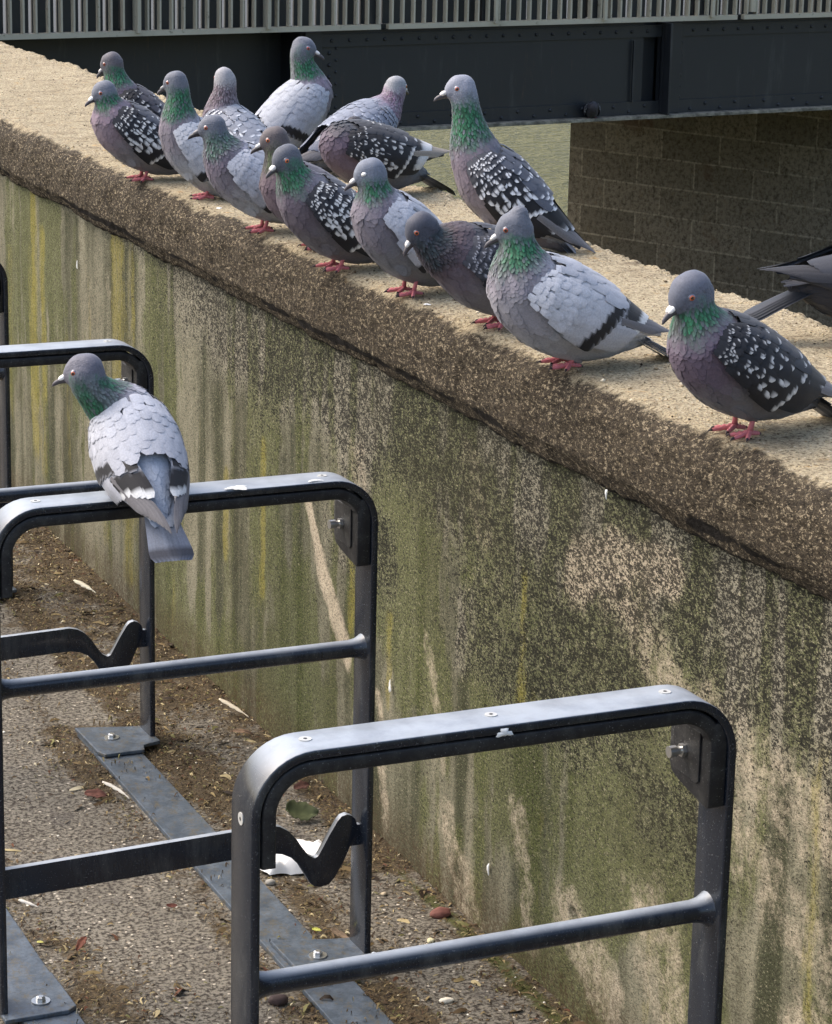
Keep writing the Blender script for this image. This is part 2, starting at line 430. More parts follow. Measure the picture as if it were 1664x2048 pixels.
# ------------------------------------------------------------------ setting: ground, water
def grid_mesh(name, xs, ys, zf):
    X, Y = np.meshgrid(xs, ys, indexing='ij'); Z = zf(X, Y)
    V = np.stack([X, Y, Z], -1).reshape(-1, 3)
    nx, ny = len(xs), len(ys)
    i = np.arange((nx-1)*(ny-1)); a = (i//(ny-1))*ny+i % (ny-1)
    F = np.stack([a, a+ny, a+ny+1, a+1], -1)
    return V, F
xs = np.concatenate([[-400, -60, -12, -4, -2], np.arange(-1.2, 0.72, 0.012), [0.9, 1.02]])
ys = np.concatenate([[-400, -60, -12, -4, -1.2], np.arange(-0.4, 5.0, 0.014), [5.5, 7, 9, 11, 13.0, 16, 40, 400]])
def gz(X, Y):
    return (fbm(X*9, Y*9, 3)-0.5)*0.006 + (fbm(X*60, Y*60, 5, 2)-0.5)*0.003
def soilmask(X, Y):
    m = np.zeros_like(X)
    m += np.exp(-((X-0.36)/0.035)**2)*0.55 + np.exp(-((X-0.50)/0.035)**2)*0.55      # both sides of the ground rail
    m += np.exp(-((X-0.69)/0.05)**2)*0.45 + np.exp(-((X-0.12)/0.05)**2)*0.45
    big = fbm(X*5.0+3, Y*3.2+1, 11)
    m += sstep(0.50, 0.62, big)*0.45 + sstep(1.7, 2.2, Y)*0.35*sstep(0.38, 0.52, X)
    m += np.exp(-(((X-0.56)/0.06)**2+((Y-1.72)/0.2)**2))*0.5
    m += .22*sstep(.46, .50, X)
    m -= np.exp(-(((X-0.25)/0.08)**2+((Y-1.25)/0.35)**2))*0.35 + np.exp(-(((X-0.31)/0.06)**2+((Y-2.0)/0.3)**2))*0.3
    return np.clip(m*(0.35+1.3*fbm(X*22, Y*22, 23)), 0, 1)
V, F = grid_mesh('ground', xs, ys, gz)
msk = soilmask(V[:, 0], V[:, 1])
moss = np.exp(-((V[:, 0]-0.675)/0.02)**2)*sstep(1.5, 1.0, V[:, 1])*0.8
g = link('ground', mesh_np('ground', V, F, extra={'Mask': np.stack([msk, moss, msk*0], -1)}), MT['ground'])
tag(g, kind='structure')
V = [(1.03, -400, -2.7), (400, -400, -2.7), (400, 400, -2.7), (1.03, 400, -2.7)]
wt = link('river_water', mesh_np('river_water', V, np.array([[0, 1, 2, 3]])), MT['water']); tag(wt, kind='structure')

# ------------------------------------------------------------------ river wall
wall = empty('river_wall', (0.7, 0, 0)); tag(wall, 'mossy stained concrete parapet wall with a thick sandy coping along the river', 'wall')
XF = 0.6985
yy = np.concatenate([np.arange(-1.2, -0.5, 0.05), np.arange(-0.5, 4.2, 0.008), np.arange(4.2, 14.2, 0.1)])
zz = np.arange(-0.06, 0.80, 0.008)
YY, ZZ = np.meshgrid(yy, zz, indexing='ij')
fy, fz = YY.ravel(), ZZ.ravel()
def seg(y0, z0, y1, z1, wd, s=1.0, soft=1.6):
    dy, dz = y1-y0, z1-z0; L2 = dy*dy+dz*dz
    t = np.clip(((fy-y0)*dy+(fz-z0)*dz)/L2, 0, 1)
    wob = (fbm(fy*14+y0*7, fz*9, 91)-0.5)*wd*1.6
    d = np.hypot(fy-(y0+t*dy)-wob, fz-(z0+t*dz))
    return s*np.clip(1-sstep(wd*0.45, wd*soft, d), 0, 1)
pale = np.zeros_like(fy)
for a in [(1.67, .47, 1.60, .37, .018, .8), (1.60, .37, 1.48, .25, .026, .85), (.70, .59, .60, .64, .045, .9), (.60, .64, .47, .66, .035, .8), (.64, .62, .53, .58, .05, .6),
          (.52, .55, .37, .51, .035, .55), (.37, .51, .08, .47, .06, .5), (.27, .40, .06, .30, .06, .45), (.26, .45, .20, .33, .04, .35), (.70, .13, .58, .07, .05, .6),
          (1.07, .12, 1.0, .02, .04, .5), (.85, .22, .80, .05, .03, .5), (1.35, .22, 1.31, .03, .02, .5), (1.17, .36, 1.1, .2, .02, .45), (1.45, .58, 1.43, .47, .03, .5), (.48, .22, .30, .02, .06, .5), (.12, .2, -.2, .1, .08, .5),
          (1.05, .66, 1.0, .58, .04, .4), (2.9, .62, 2.86, .40, .02, .3), (2.75, .62, 2.73, .5, .02, .3)]:
    pale = np.maximum(pale, seg(*a))
yel = np.zeros_like(fy)
for y0, z1, z0, wd, s in [(3.225, .64, .30, .016, .8), (3.33, .60, .25, .008, .5), (3.05, .45, .15, .012, .5), (3.235, .30, .12, .018, .6), (3.5, .55, .2, .02, .5), (2.88, .6, .3, .008, .5),
                         (2.62, .28, .08, .03, .7), (2.78, .35, .10, .018, .5), (2.05, .40, .26, .012, .85), (1.865, .50, .24, .009, .8), (1.88, .30, .22, .012, .4), (1.46, .44, .30, .010, .8), (1.31, .36, .22, .008, .7),
                         (.855, .55, .40, .007, .7), (.85, .41, .33, .011, .75), (.815, .40, .34, .007, .5), (.115, .56, .25, .010, .6), (.31, .22, .08, .012, .4), (.78, .25, .12, .012, .3), (2.35, .3, .05, .015, .45), (2.2, .5, .3, .006, .35), (.47, .20, .08, .009, .4)]:
    e = seg(y0, z0, y0, z1, wd*1.2, s, 2.2); yel = np.maximum(yel, e)
streak = fbm(fy*26, fz*1.1, 41, 4)
wide = fbm(fy*6.0, fz*2.2, 43, 4)
left = sstep(1.5, 3.0, fy)
yel = np.maximum(yel, left*sstep(0.48, 0.72, fbm(fy*17+5, fz*0.6, 71, 3))*0.85*sstep(0.06, 0.2, fz))
green = 0.10+0.75*sstep(0.42, 0.66, wide)+.55*sstep(.50, .68, fbm(fy*34+3, fz*1.3, 75, 3)) - 0.35*left
green += seg(1.0, .55, .85, .25, .12, .6) + seg(1.2, .55, 1.15, .3, .06, .4) + seg(.45, .35, .3, .1, .07, .4)+seg(1.9, .35, 1.6, .12, .10, .35)
green += left*sstep(0.5, 0.7, fbm(fy*30+9, fz*.7, 73, 3))*0.35
under = sstep(0.50, 0.70, fz+0.10*(fbm(fy*9, fz*4, 51)-0.5)+0.02)*sstep(2.9, 1.9, fy)
speck = under*1.0 + 0.42*sstep(1.9, 0.9, fy)*sstep(0.10, 0.5, fz) + 0.1 + 0.45*sstep(0.48, 0.6, fbm(fy*5, fz*7, 57))*sstep(2.4, 1.2, fy)*sstep(.15, .4, fz)
speck += sstep(0.69, 0.74, fz)*0.8+sstep(.52, .64, fbm(fy*16, fz*3, 58))*.35*sstep(.2, .5, fz)*sstep(2.6, 1.4, fy)  # first term paints the coping's undershadow as denser speckle
speck -= pale*0.45
tone = np.clip(0.5+(streak-0.5)*2.2+(wide-0.5)*0.9+0.25*left, 0, 1)
damp = sstep(0.17, 0.0, fz+0.05*(fbm(fy*12, fz*8, 81)-0.5))*0.8
Xo = (fbm(fy*40, fz*40, 61, 3)-0.5)*0.004 + (fbm(fy*3, fz*3, 62, 2)-0.5)*0.008
for hy, hz, hr in [(.682, .134, .009), (2.42, .19, .010)]:                   # two little drain holes
    d = np.hypot(fy-hy, fz-hz); Xo += np.where(d < hr, 0.03*(1-(d/hr)**4), 0)
V = np.stack([XF+Xo-0.7, fy, fz], -1)
ny, nz = len(yy), len(zz)
i = np.arange((ny-1)*(nz-1)); a = (i//(nz-1))*nz+i % (nz-1)
F = np.stack([a, a+1, a+nz+1, a+nz], -1)
me = mesh_np('wall_face', V, F, extra={'Mask': np.clip(np.stack([pale, yel, green, speck], -1), 0, 1), 'Tone': np.clip(np.stack([tone, damp, damp*0], -1), 0, 1)})
wf = link('wall_face', me, MT['wall'], wall)
mb = MB(); mb.box(0.012, 0.445, -1.2, 14.2, -3.0, 0.745); mb.build('wall_core', MT['coping'], wall)
# coping: cross-section swept along Y
zt, xb_ = 0.8496, 1.1690
prof = []
for p, q, n_ in [((XF+.012, .722), (XF-.012, .728), 4), ((XF-.012, .728), (.676, .745), 3), ((.676, .745), (.668, .757), 3), ((.668, .757), (.6665, .812), 11)]:
    for k in range(n_): prof.append(np.array(p)*(1-k/n_)+np.array(q)*k/n_)
for k in range(9):
    an = math.pi/2*k/8; prof.append(np.array((.6665+.040*(1-math.cos(an)), .812+.0376*math.sin(an))))
for k in range(1, 66): prof.append(np.array((.7065+(xb_-.012-.7065)*k/65, zt)))
for k in range(1, 7):
    an = math.pi/2*k/6; prof.append(np.array((xb_-.012+.012*math.sin(an), zt-.012+.012*math.cos(an))))
for k in range(1, 8): prof.append(np.array((xb_, zt-.012-.088*k/7)))
prof = np.array(prof)
tn = np.gradient(prof, axis=0); nm = np.stack([-tn[:, 1], tn[:, 0]], -1); nm /= np.linalg.norm(nm, axis=1)[:, None]
cy = np.concatenate([np.arange(-1.2, -0.4, 0.05), np.arange(-0.4, 5.4, 0.0075), np.arange(5.4, 14.2, 0.08)])
arc = np.concatenate([[0], np.cumsum(np.linalg.norm(np.diff(prof, axis=0), axis=1))])
CY, AR = np.meshgrid(cy, arc, indexing='ij')
PX = np.broadcast_to(prof[:, 0], CY.shape); PZ = np.broadcast_to(prof[:, 1], CY.shape)
NX = np.broadcast_to(nm[:, 0], CY.shape); NZ = np.broadcast_to(nm[:, 1], CY.shape)
rough = (fbm(CY*110, AR*110, 5, 2)-0.5)*0.0050 + (fbm(CY*34, AR*34, 6, 3)-0.5)*0.008 + (fbm(CY*5, AR*6, 7, 2)-0.5)*0.010
edge = np.exp(-((PX-.684)/.02)**2)*(PZ > .80)
edge2 = np.exp(-((PX-xb_+.006)/.012)**2)
rough = rough + edge*(fbm(CY*16, AR*16, 9, 3)-0.55)*0.020 + edge2*((fbm(CY*6, AR*9, 10, 2)-0.5)*0.012+(vnoise(CY*61, AR*61, 15)-.5)*.007*vnoise(CY*9, AR, 16)+(vnoise(CY*118, AR*110, 19)-.5)*.010)
flat = (NZ > .95)
rough = np.where(flat & (edge < .3) & (edge2 < .3), rough*0.45, rough)
V = np.stack([PX+NX*rough-0.7, CY, PZ+NZ*rough], -1).reshape(-1, 3)
na = len(arc); i = np.arange((len(cy)-1)*(na-1)); a = (i//(na-1))*na+i % (na-1)
F = np.stack([a, a+1, a+na+1, a+na], -1)
soil = np.where(PZ < .80, 1.0, 0.0) + np.clip((0.712-PX)/.046, 0, 1)*(PZ >= .80) + 0.08 + 0.30*sstep(.52, .66, fbm(CY*4, AR*9, 33))*(PX < .80)
soil = soil - 0.18*sstep(.5, .7, fbm(CY*3+7, AR*5, 35))
dark = np.exp(-((PZ-.748)/.007)**2)*(PX < .9)*(.15+.85*sstep(.40, .6, fbm(CY*9, AR*9, 39))) + np.exp(-((PZ-.725)/.006)**2)*(PX < .9)*.8 + 0.30*(PZ < .80)*sstep(.5, .65, fbm(CY*7, AR*12, 37))  # overhang and undercut shade painted in, plus random dark patches
cmask = np.clip(np.stack([soil*0, soil, dark], -1).reshape(-1, 3), 0, 1)
cp = link('coping', mesh_np('coping', V, F, extra={'Mask': cmask}), MT['coping'], wall)
# far side of the coping underside joins the core
# ------------------------------------------------------------------ bridge
BA = R(8); br = empty('bridge', (3.2612, 13.5, 0), BA); tag(br, 'dark riveted steel girder bridge with pale barred railing over the river', 'bridge')
zb, zr = -0.515, 0.13
mb = MB(); mb.box(-6, 2.05, 0.30, 0.34, zb, 0.125); mb.box(-6, 2.10, 0.0, 0.34, zb-.02, zb-.003); mb.build('girder_web', MT['girder'], br)
mb = MB(); mb.box(2.17, 4.70, 0.0, 0.03, zb+.012, 0.118); mb.box(4.84, 12, -0.001, 0.03, zb+.012, 0.118)
mb.box(4.70, 4.84, .06, .09, zb+.012, .118)
mb.box(2.17, 12, -0.014, 0.0-.002, zb+.012, zb+.10); mb.box(2.17, 12, -0.014, 0.0-.002, .02, .10)
k = 0; x = 2.25
def dome(x, z, y=-.014, r=.013):
    V = []; F = []
    for j, (rr, hh) in enumerate([(1, 0), (.8, .6), (.4, .9)]):
        for q in range(8):
            an = q*math.pi/4; V.append((x+math.cos(an)*r*rr, y-hh*r*.9, z+math.sin(an)*r*rr))
    for j in range(2):
        for q in range(8): F.append((j*8+q, j*8+(q+1) % 8, j*8+8+(q+1) % 8, j*8+8+q))
    F.append(tuple(range(16, 24))); mb.add(V, F)
while x < 7.6:
    dome(x, zb+.035+(k % 2)*.035); dome(x, .06); x += .13; k += 1
for z_ in np.arange(zb+.12, .05, .075): dome(2.24, z_, -.001); dome(5.02, z_, -.001); dome(2.29, z_+.03, -.001, .010)
mb.build('girder_web', MT['girder'], br)
mb = MB(); mb.box(2.05, 2.17, -.03, .36, zb+.012, .118); mb.build('stiffener', MT['girder'], br, bevel=.004)
mb = MB(); mb.box(4.84, 5.0, -.035, -.016, zb+.012, .118); mb.box(4.842, 4.86, -.12, -.036, zb+.012, .118); mb.build('stiffener', MT['girder'], br, bevel=.004)
mb = MB(); mb.box(4.60, 4.615, -.03, -.016, zb+.10, .0); mb.build('stiffener', MT['girder'], br)
mb = MB(); mb.box(2.06, 12, -0.10, 0.34, zb-.012, zb+.010); mb.build('bottom_flange', MT['flange'], br, bevel=.003)
mb = MB(); mb.box(-6, 12, .05, 5.2, .119, .15)
mb.box(-6, 12, .36, .40, zb, .119)
for x in np.arange(-6, 12, 1.4): mb.box(x, x+.12, .41, 5.1, zb+.1, .118)
mb.build('deck', MT['deck'], br)
mb = MB()
for x in np.arange(-3, 9.6, .0812*2): mb.box(x, x+.14, .10, .115, .151, 1.25)
mb.build('deck_panel', MT['deck'], br)
def railing(x0, x1):
    o = MB(); o.box(x0, x1, -.10, -.06, zr, zr+.032); o.box(x0, x1, -.10, -.06, 1.20, 1.24)
    x = x0+.02; k = 0
    while x < x1-.01:
        o.box(x, x+.011, -.102, -.062, zr+.033, 1.199); x += .0812; k += 1
    return o.build('railing', MT['railing'], br)
railing(-3, 2.56); railing(2.62, 5.42); railing(5.48, 9.6)
for x in (.78, 1.67, 2.50, 3.35, 4.22, 5.12, 6.3):
    mb = MB(); mb.box(x, x+.055, -.058, .02, zr+.034, 1.25); mb.build('railing_post', MT['girder'], br, bevel=.004)
    if x not in (2.50,):
        mb = MB(); mb.box(x+.06, x+.085, -.125, -.103, zr+.02, .6); mb.build('railing_bracket', MT['railing'], br, bevel=.003)
mb = MB(); mb.tube([(5.56, -.08, zr+.05), (5.56, -.08, 1.2)], .03, 12); mb.build('railing_tube', MT['railing'], br, smooth=True, autos=40)
# abutment of blocks
ab = empty('bridge_abutment', (9.304, 18.0, -2.9)); tag(ab, 'dark blockwork abutment standing in the river under the bridge', 'bridge support')
d = np.array((math.sin(R(25)), -math.cos(R(25)))); nrm = np.array((math.cos(R(25)), math.sin(R(25))))
c = [np.zeros(2), d*3.4, d*3.4+nrm*4, nrm*4]
V = [(p[0], p[1], z) for z in (0, 2.34) for p in c]
me = bpy.data.meshes.new('block_wall'); me.from_pydata(V, [], [(0, 1, 5, 4), (1, 2, 6, 5), (2, 3, 7, 6), (3, 0, 4, 7), (4, 5, 6, 7)]); me.update()
uv = me.uv_layers.new(name='UV')
for pl in me.polygons:
    for li in pl.loop_indices:
        v = me.vertices[me.loops[li].vertex_index].co
        hcoord = (v.x*d[0]+v.y*d[1]) if abs(pl.normal.dot(Vector((nrm[0], nrm[1], 0)))) > .5 else (v.x*nrm[0]+v.y*nrm[1])
        uv.data[li].uv = (hcoord+.2, v.z-0.012)
link('block_wall', me, MT['brick'], ab)
mb = MB(); a0 = d*1.13; a1 = d*1.45
V = [(*(a0-nrm*.012), 2.04), (*(a1-nrm*.012), 2.04), (*(a1-nrm*.012), 2.27), (*(a0-nrm*.012), 2.27), (*(a0+nrm*.01), 2.04), (*(a1+nrm*.01), 2.04), (*(a1+nrm*.01), 2.27), (*(a0+nrm*.01), 2.27)]
mb.add(V, [(0, 1, 2, 3), (4, 5, 6, 7), (0, 1, 5, 4), (2, 3, 7, 6), (0, 3, 7, 4), (1, 2, 6, 5)]); mb.build('dark_patch', MT['girder'], ab)

# ------------------------------------------------------------------ bicycle racks
RW, RH, RT, SWD = 0.518, 0.6843, 0.0092, 0.0545
def hoop_path(inset, z0l, z0r, rad, n=10):
    x0, x1, zt_ = inset, RW-inset, RH-inset; r = rad-inset
    P = [(x0, z0l)]
    nn = max(2, int((zt_-r-z0l)/.05))
    P = [(x0, z0l+(zt_-r-z0l)*k/nn) for k in range(nn)]
    P += [(x0+r-r*math.cos(math.pi/2*k/n), zt_-r+r*math.sin(math.pi/2*k/n)) for k in range(n+1)]
    P += [(x0+r+(x1-x0-2*r)*k/6, zt_) for k in range(1, 6)]
    P += [(x1-r+r*math.sin(math.pi/2*k/n), zt_-r+r*math.cos(math.pi/2*k/n)) for k in range(n+1)]
    nn = max(2, int((zt_-r-z0r)/.05))
    P += [(x1, zt_-r-(zt_-r-z0r)*k/nn) for k in range(1, nn+1)]
    return P
def sweep_strip(path, half_t, half_w, ch):
    """rectangular chamfered section swept in the XZ plane"""
    mb = MB(); sec = []
    for sx, sy in ((1, 1), (-1, 1), (-1, -1), (1, -1)):
        a = (sx*(half_t-ch), sy*half_w); b = (sx*half_t, sy*(half_w-ch)); m_ = (sx*(half_t-ch*.3), sy*(half_w-ch*.3))
        sec += [b, m_, a] if sx*sy > 0 else [a, m_, b]
    n = len(sec); V = []; F = []
    for i, p in enumerate(path):
        q0 = path[max(i-1, 0)]; q1 = path[min(i+1, len(path)-1)]
        t = np.array((q1[0]-q0[0], q1[1]-q0[1])); t /= np.linalg.norm(t); nn = np.array((-t[1], t[0]))
        for (a, b) in sec: V.append((p[0]+nn[0]*a, b, p[1]+nn[1]*a))
    for i in range(len(path)-1):
        for k in range(n): F.append((i*n+k, i*n+(k+1) % n, (i+1)*n+(k+1) % n, (i+1)*n+k))
    F.append(tuple(range(n))); F.append(tuple(range((len(path)-1)*n, len(path)*n)))
    mb.add(V, F); return mb
def make_rack(label):
    r = empty('bicycle_rack'); tag(r, label, 'bicycle rack', 'hoop bicycle racks along the wall')
    sweep_strip(hoop_path(RT/2, 0.012, 0.012, 0.062), RT/2, SWD/2, .0018).build('hoop_frame', MT['paint'], r, autos=50)
    # rubber bumper: a strip inside the hoop, ending in a wide pad round the lock plate
    sweep_strip(hoop_path(RT+.0095, 0.572, 0.60, 0.062, 12), .0075, .0245, .0025).build('rubber_strip', MT['rubber'], r, autos=50)
    xi = RW-RT-.0155
    mb = MB()
    pf = [(-.0245, .566), (-.0245, .655), (.030, .655), (.052, .648), (.0565, .640), (.0565, .590), (.052, .580), (.034, .574), (-.020, .5635)]
    mb.prism([(a, b) for a, b in pf], 'x', xi-.004, RW-RT-.0006); mb.build('lock_pad', MT['rubber'], r, bevel=.003, autos=35)
    mb = MB(); mb.prism([(-.006, .588), (-.006, .640), (.042, .640), (.046, .634), (.046, .592), (.040, .5865), (-.002, .5845)], 'x', xi-.0062, xi-.0041)
    pl = mb.build('lock_plate', MT['rubber'], r, bevel=.0008)
    mb = MB(); mb.tube([(xi-.024, .024, .612), (xi-.016, .024, .612), (xi-.0155, .024, .612), (xi-.0062, .024, .612)], [.0062, .0062, .0042, .0042], 12)
    mb.tube([(xi-.0105, .024, .612), (xi-.0063, .024, .612)], .0072, 6); mb.build('bolt', MT['steel'], pl, autos=35)
    hb = 0.445
    mb = MB(); xs_ = [RT, RT+.003, RT+.009, RT+.018]; rr = [.0185, .0165, .0135, .0118]
    mb.tube([(x, 0, hb) for x in xs_]+[(RW/2, 0, hb)]+[(RW-x, 0, hb) for x in xs_[::-1]], rr+[.0118]+rr[::-1], 20)
    mb.build('cross_bar', MT['paint'], r, smooth=True, autos=60)
    # wheel holder plate with its hook
    top = [(RT, .2035), (.36, .2115), (.378, .2120), (.392, .2085), (.405, .200), (.416, .187), (.425, .173), (.434, .161), (.443, .1560), (.4475, .1580), (.453, .167), (.463, .185), (.475, .204), (.481, .2105), (.489, .2125), (.497, .209), (.502, .203)]
    bot = [(.5045, .195), (.502, .184), (.495, .166), (.484, .142), (.473, .124), (.464, .1145), (.452, .1125), (.443, .1145), (.436, .121), (.429, .134), (.420, .149), (.409, .161), (.396, .168), (.380, .1715), (.36, .1715), (RT, .1625)]
    mb = MB(); mb.prism(top+bot, 'y', -.005, .005); mb.build('wheel_holder', MT['paint'], r, bevel=.0012, autos=40)
    mb = MB(); mb.box(.490, RW-RT+.0005, -.004, .004, .165, .195); mb.build('hook_bracket', MT['paint'], r, bevel=.001)
    for s in (0, 1):
        mb = MB()
        if s == 0: pr = [(0.0, -.045), (.085, -.045), (.098, -.035), (.098, .075), (.0, .085)]
        else: pr = [(.405, -.062), (.412, -.082), (.480, -.082), (.486, -.06), (RW, -.05), (RW, .03), (.490, .036), (.405, .062)]
        mb.prism(pr, 'z', .0085, .0145); fp = mb.build('foot_plate', MT['rail'], r, bevel=.0015)
        bx, by = (.058, -.008) if s == 0 else (.447, -.010)
        mb = MB(); mb.tube([(bx, by, .0147), (bx, by, .0165)], .0125, 18); mb.tube([(bx, by, .0166), (bx, by, .021), (bx, by, .0225)], [.0065, .0062, .004], 6)
        mb.build('anchor_bolt', MT['steel'], fp, autos=35)
    def screw(loc, ax):
        mb = MB(); l = Vector(loc); a = Vector(ax)
        mb.tube([l, l+a*.0011], .0062, 16); mb.build('screw', MT['alu'], r, autos=40)
        mb = MB(); mb.tube([l+a*.0012, l+a*.0014], .0020, 6); mb.build('screw_socket', MT['rubber'], r)
    for x in (.065, .258, .450): screw((x, .004, RH-.0002), (0, 0, 1))
    screw((.0002, 0, .616), (-1, 0, 0))
    return r
RL = ['nearest hoop rack, seen nearly whole, in front of all the others',
      'second hoop rack from the front, the one the pale pigeon perches on',
      'third hoop rack, behind the perched pigeon, cut off by the left edge',
      'farthest hoop rack, only a rounded corner and post showing at the left edge']
rk0 = make_rack(RL[0]); rk0.rotation_euler = (0, 0, .0227)
RPOS = [(0, 0, 0), (-.0050, .93, -.001), (-.0150, 1.86, .0), (-.012, 2.79, 0)]
RTILT = [(.0, .0, 0), (0, 0, 0), (0, 0, 0), (0, 0, 0)]
racks = [rk0]
for i in (1, 2, 3):
    c_ = rk0.copy(); COL.objects.link(c_); c_['label'] = RL[i]
    for ch in list(rk0.children):
        d_ = ch.copy(); COL.objects.link(d_); d_.parent = c_
        for gch in ch.children:
            e_ = gch.copy(); COL.objects.link(e_); e_.parent = d_
    c_.location = RPOS[i]; c_.rotation_euler = (0, RTILT[i][1], .0227); racks.append(c_)
# ground rails the racks are bolted to
for nm, x0, x1, lb in (('ground_rail', .391, .4645, 'long flat steel ground rail nearer the wall, dusted with dirt'),
                       ('ground_rail', .020, .0925, 'flat steel ground rail in the lower left corner with rusty spots')):
    o = empty(nm, ((x0+x1)/2, 1.5, 0)); tag(o, lb, 'ground rail', 'flat steel rails under the racks')
    mb = MB(); mb.box(x0-(x0+x1)/2, x1-(x0+x1)/2, -2.2, .425, .0, .0072); mb.build('flat_bar', MT['rail'], o, bevel=.0012)
# droppings on the racks
def splat(name, loc, size, seed, label, elong=(1, .6), th=.0012, rot=0, tilt=None):
    rs = np.random.default_rng(seed); n = 22; V = []; 
    for j, (rr, h) in enumerate([(1, 0), (.8, .7), (.4, 1)]):
        for k in range(n):
            a = 2*math.pi*k/n; r_ = rr*(1+.30*math.sin(a*3+seed)+.18*math.sin(a*7+2*seed))*size
            V.append((r_*math.cos(a)*elong[0], r_*math.sin(a)*elong[1], h*th))
    F = [(j*n+k, j*n+(k+1) % n, j*n+n+(k+1) % n, j*n+n+k) for j in range(2) for k in range(n)]+[tuple(range(2*n, 3*n))]
    me = bpy.data.meshes.new(name); me.from_pydata(V, [], F); me.update(); me.polygons.foreach_set('use_smooth', np.ones(len(me.polygons), bool))
    o = link(name, me, MT['dropping'], None, loc); o.rotation_euler = tilt or (0, 0, rot); tag(o, label, 'bird dropping', 'white bird droppings'); return o
splat('bird_dropping', (.258, -SWD/2-.0003+.006, .6765), .008, 3, 'small white dropping on the front edge of the nearest rack', (1, .5), .002, 0, (R(90), 0, 0))
splat('bird_dropping', (.318, .93-.016, RH+.0005), .0135, 5, 'large white dropping on the second rack right of the perched pigeon', (1, .7), .0015)
splat('bird_dropping', (.425, .93-.012, RH+.0005), .006, 9, 'thin white dropping near the right corner of the second rack', (1.6, .5), .0012)

# ------------------------------------------------------------------ pigeons
def cat_rom(P, n):
    P = [np.array(p, float) for p in P]; P = [2*P[0]-P[1]]+P+[2*P[-1]-P[-2]]; out = []
    for i in range(1, len(P)-2):
        for k in range(n):
            t = k/n; p0, p1, p2, p3 = P[i-1:i+3]
            out.append(.5*((2*p1)+(-p0+p2)*t+(2*p0-5*p1+4*p2-p3)*t*t+(-p0+3*p1-3*p2+p3)*t**3))
    out.append(P[-2]); return np.array(out)
_ico = bmesh.new(); bmesh.ops.create_icosphere(_ico, subdivisions=2, radius=1)
ICO_V = np.array([v.co[:] for v in _ico.verts]); ICO_F = np.array([[v.index for v in f.verts] for f in _ico.faces]); _ico.free()

def PAL(kind):
    g = lambda r, g_, b: s2l((r, g_, b))
    P = dict(head=g(92, 96, 106), neck1=g(44, 98, 70), neck2=g(112, 99, 114), breast=g(112, 107, 115), belly=g(126, 128, 133), back=g(142, 146, 155), rump=g(158, 164, 174),
             cov=g(160, 162, 169), covedge=g(146, 148, 156), dark=g(17, 17, 21), prim=g(92, 90, 92), tail=g(112, 118, 128), tailband=g(58, 60, 68), spot=g(205, 206, 205), under=g(120, 122, 128),  # covedge paints the shade between overlapping coverts
             iris=g(164, 76, 36), bill=g(70, 66, 70), cere=g(214, 210, 206), mode='bar', band=1.0, spotp=0.6)
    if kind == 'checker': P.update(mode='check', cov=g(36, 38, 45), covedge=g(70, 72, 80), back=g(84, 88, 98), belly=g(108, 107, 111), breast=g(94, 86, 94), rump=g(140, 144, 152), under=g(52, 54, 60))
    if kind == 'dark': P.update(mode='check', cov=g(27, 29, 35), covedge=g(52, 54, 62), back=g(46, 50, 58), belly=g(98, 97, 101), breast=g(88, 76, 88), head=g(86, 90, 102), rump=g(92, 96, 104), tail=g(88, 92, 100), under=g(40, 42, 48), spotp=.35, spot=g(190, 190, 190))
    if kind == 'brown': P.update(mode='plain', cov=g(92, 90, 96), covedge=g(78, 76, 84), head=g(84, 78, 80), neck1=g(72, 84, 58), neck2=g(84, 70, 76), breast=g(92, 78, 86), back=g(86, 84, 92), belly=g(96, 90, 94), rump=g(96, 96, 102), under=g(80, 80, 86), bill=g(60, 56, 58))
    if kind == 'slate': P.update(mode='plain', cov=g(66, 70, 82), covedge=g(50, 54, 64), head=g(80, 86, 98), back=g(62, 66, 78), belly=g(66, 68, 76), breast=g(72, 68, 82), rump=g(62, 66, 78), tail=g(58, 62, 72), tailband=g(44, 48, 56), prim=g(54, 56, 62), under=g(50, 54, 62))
    return P

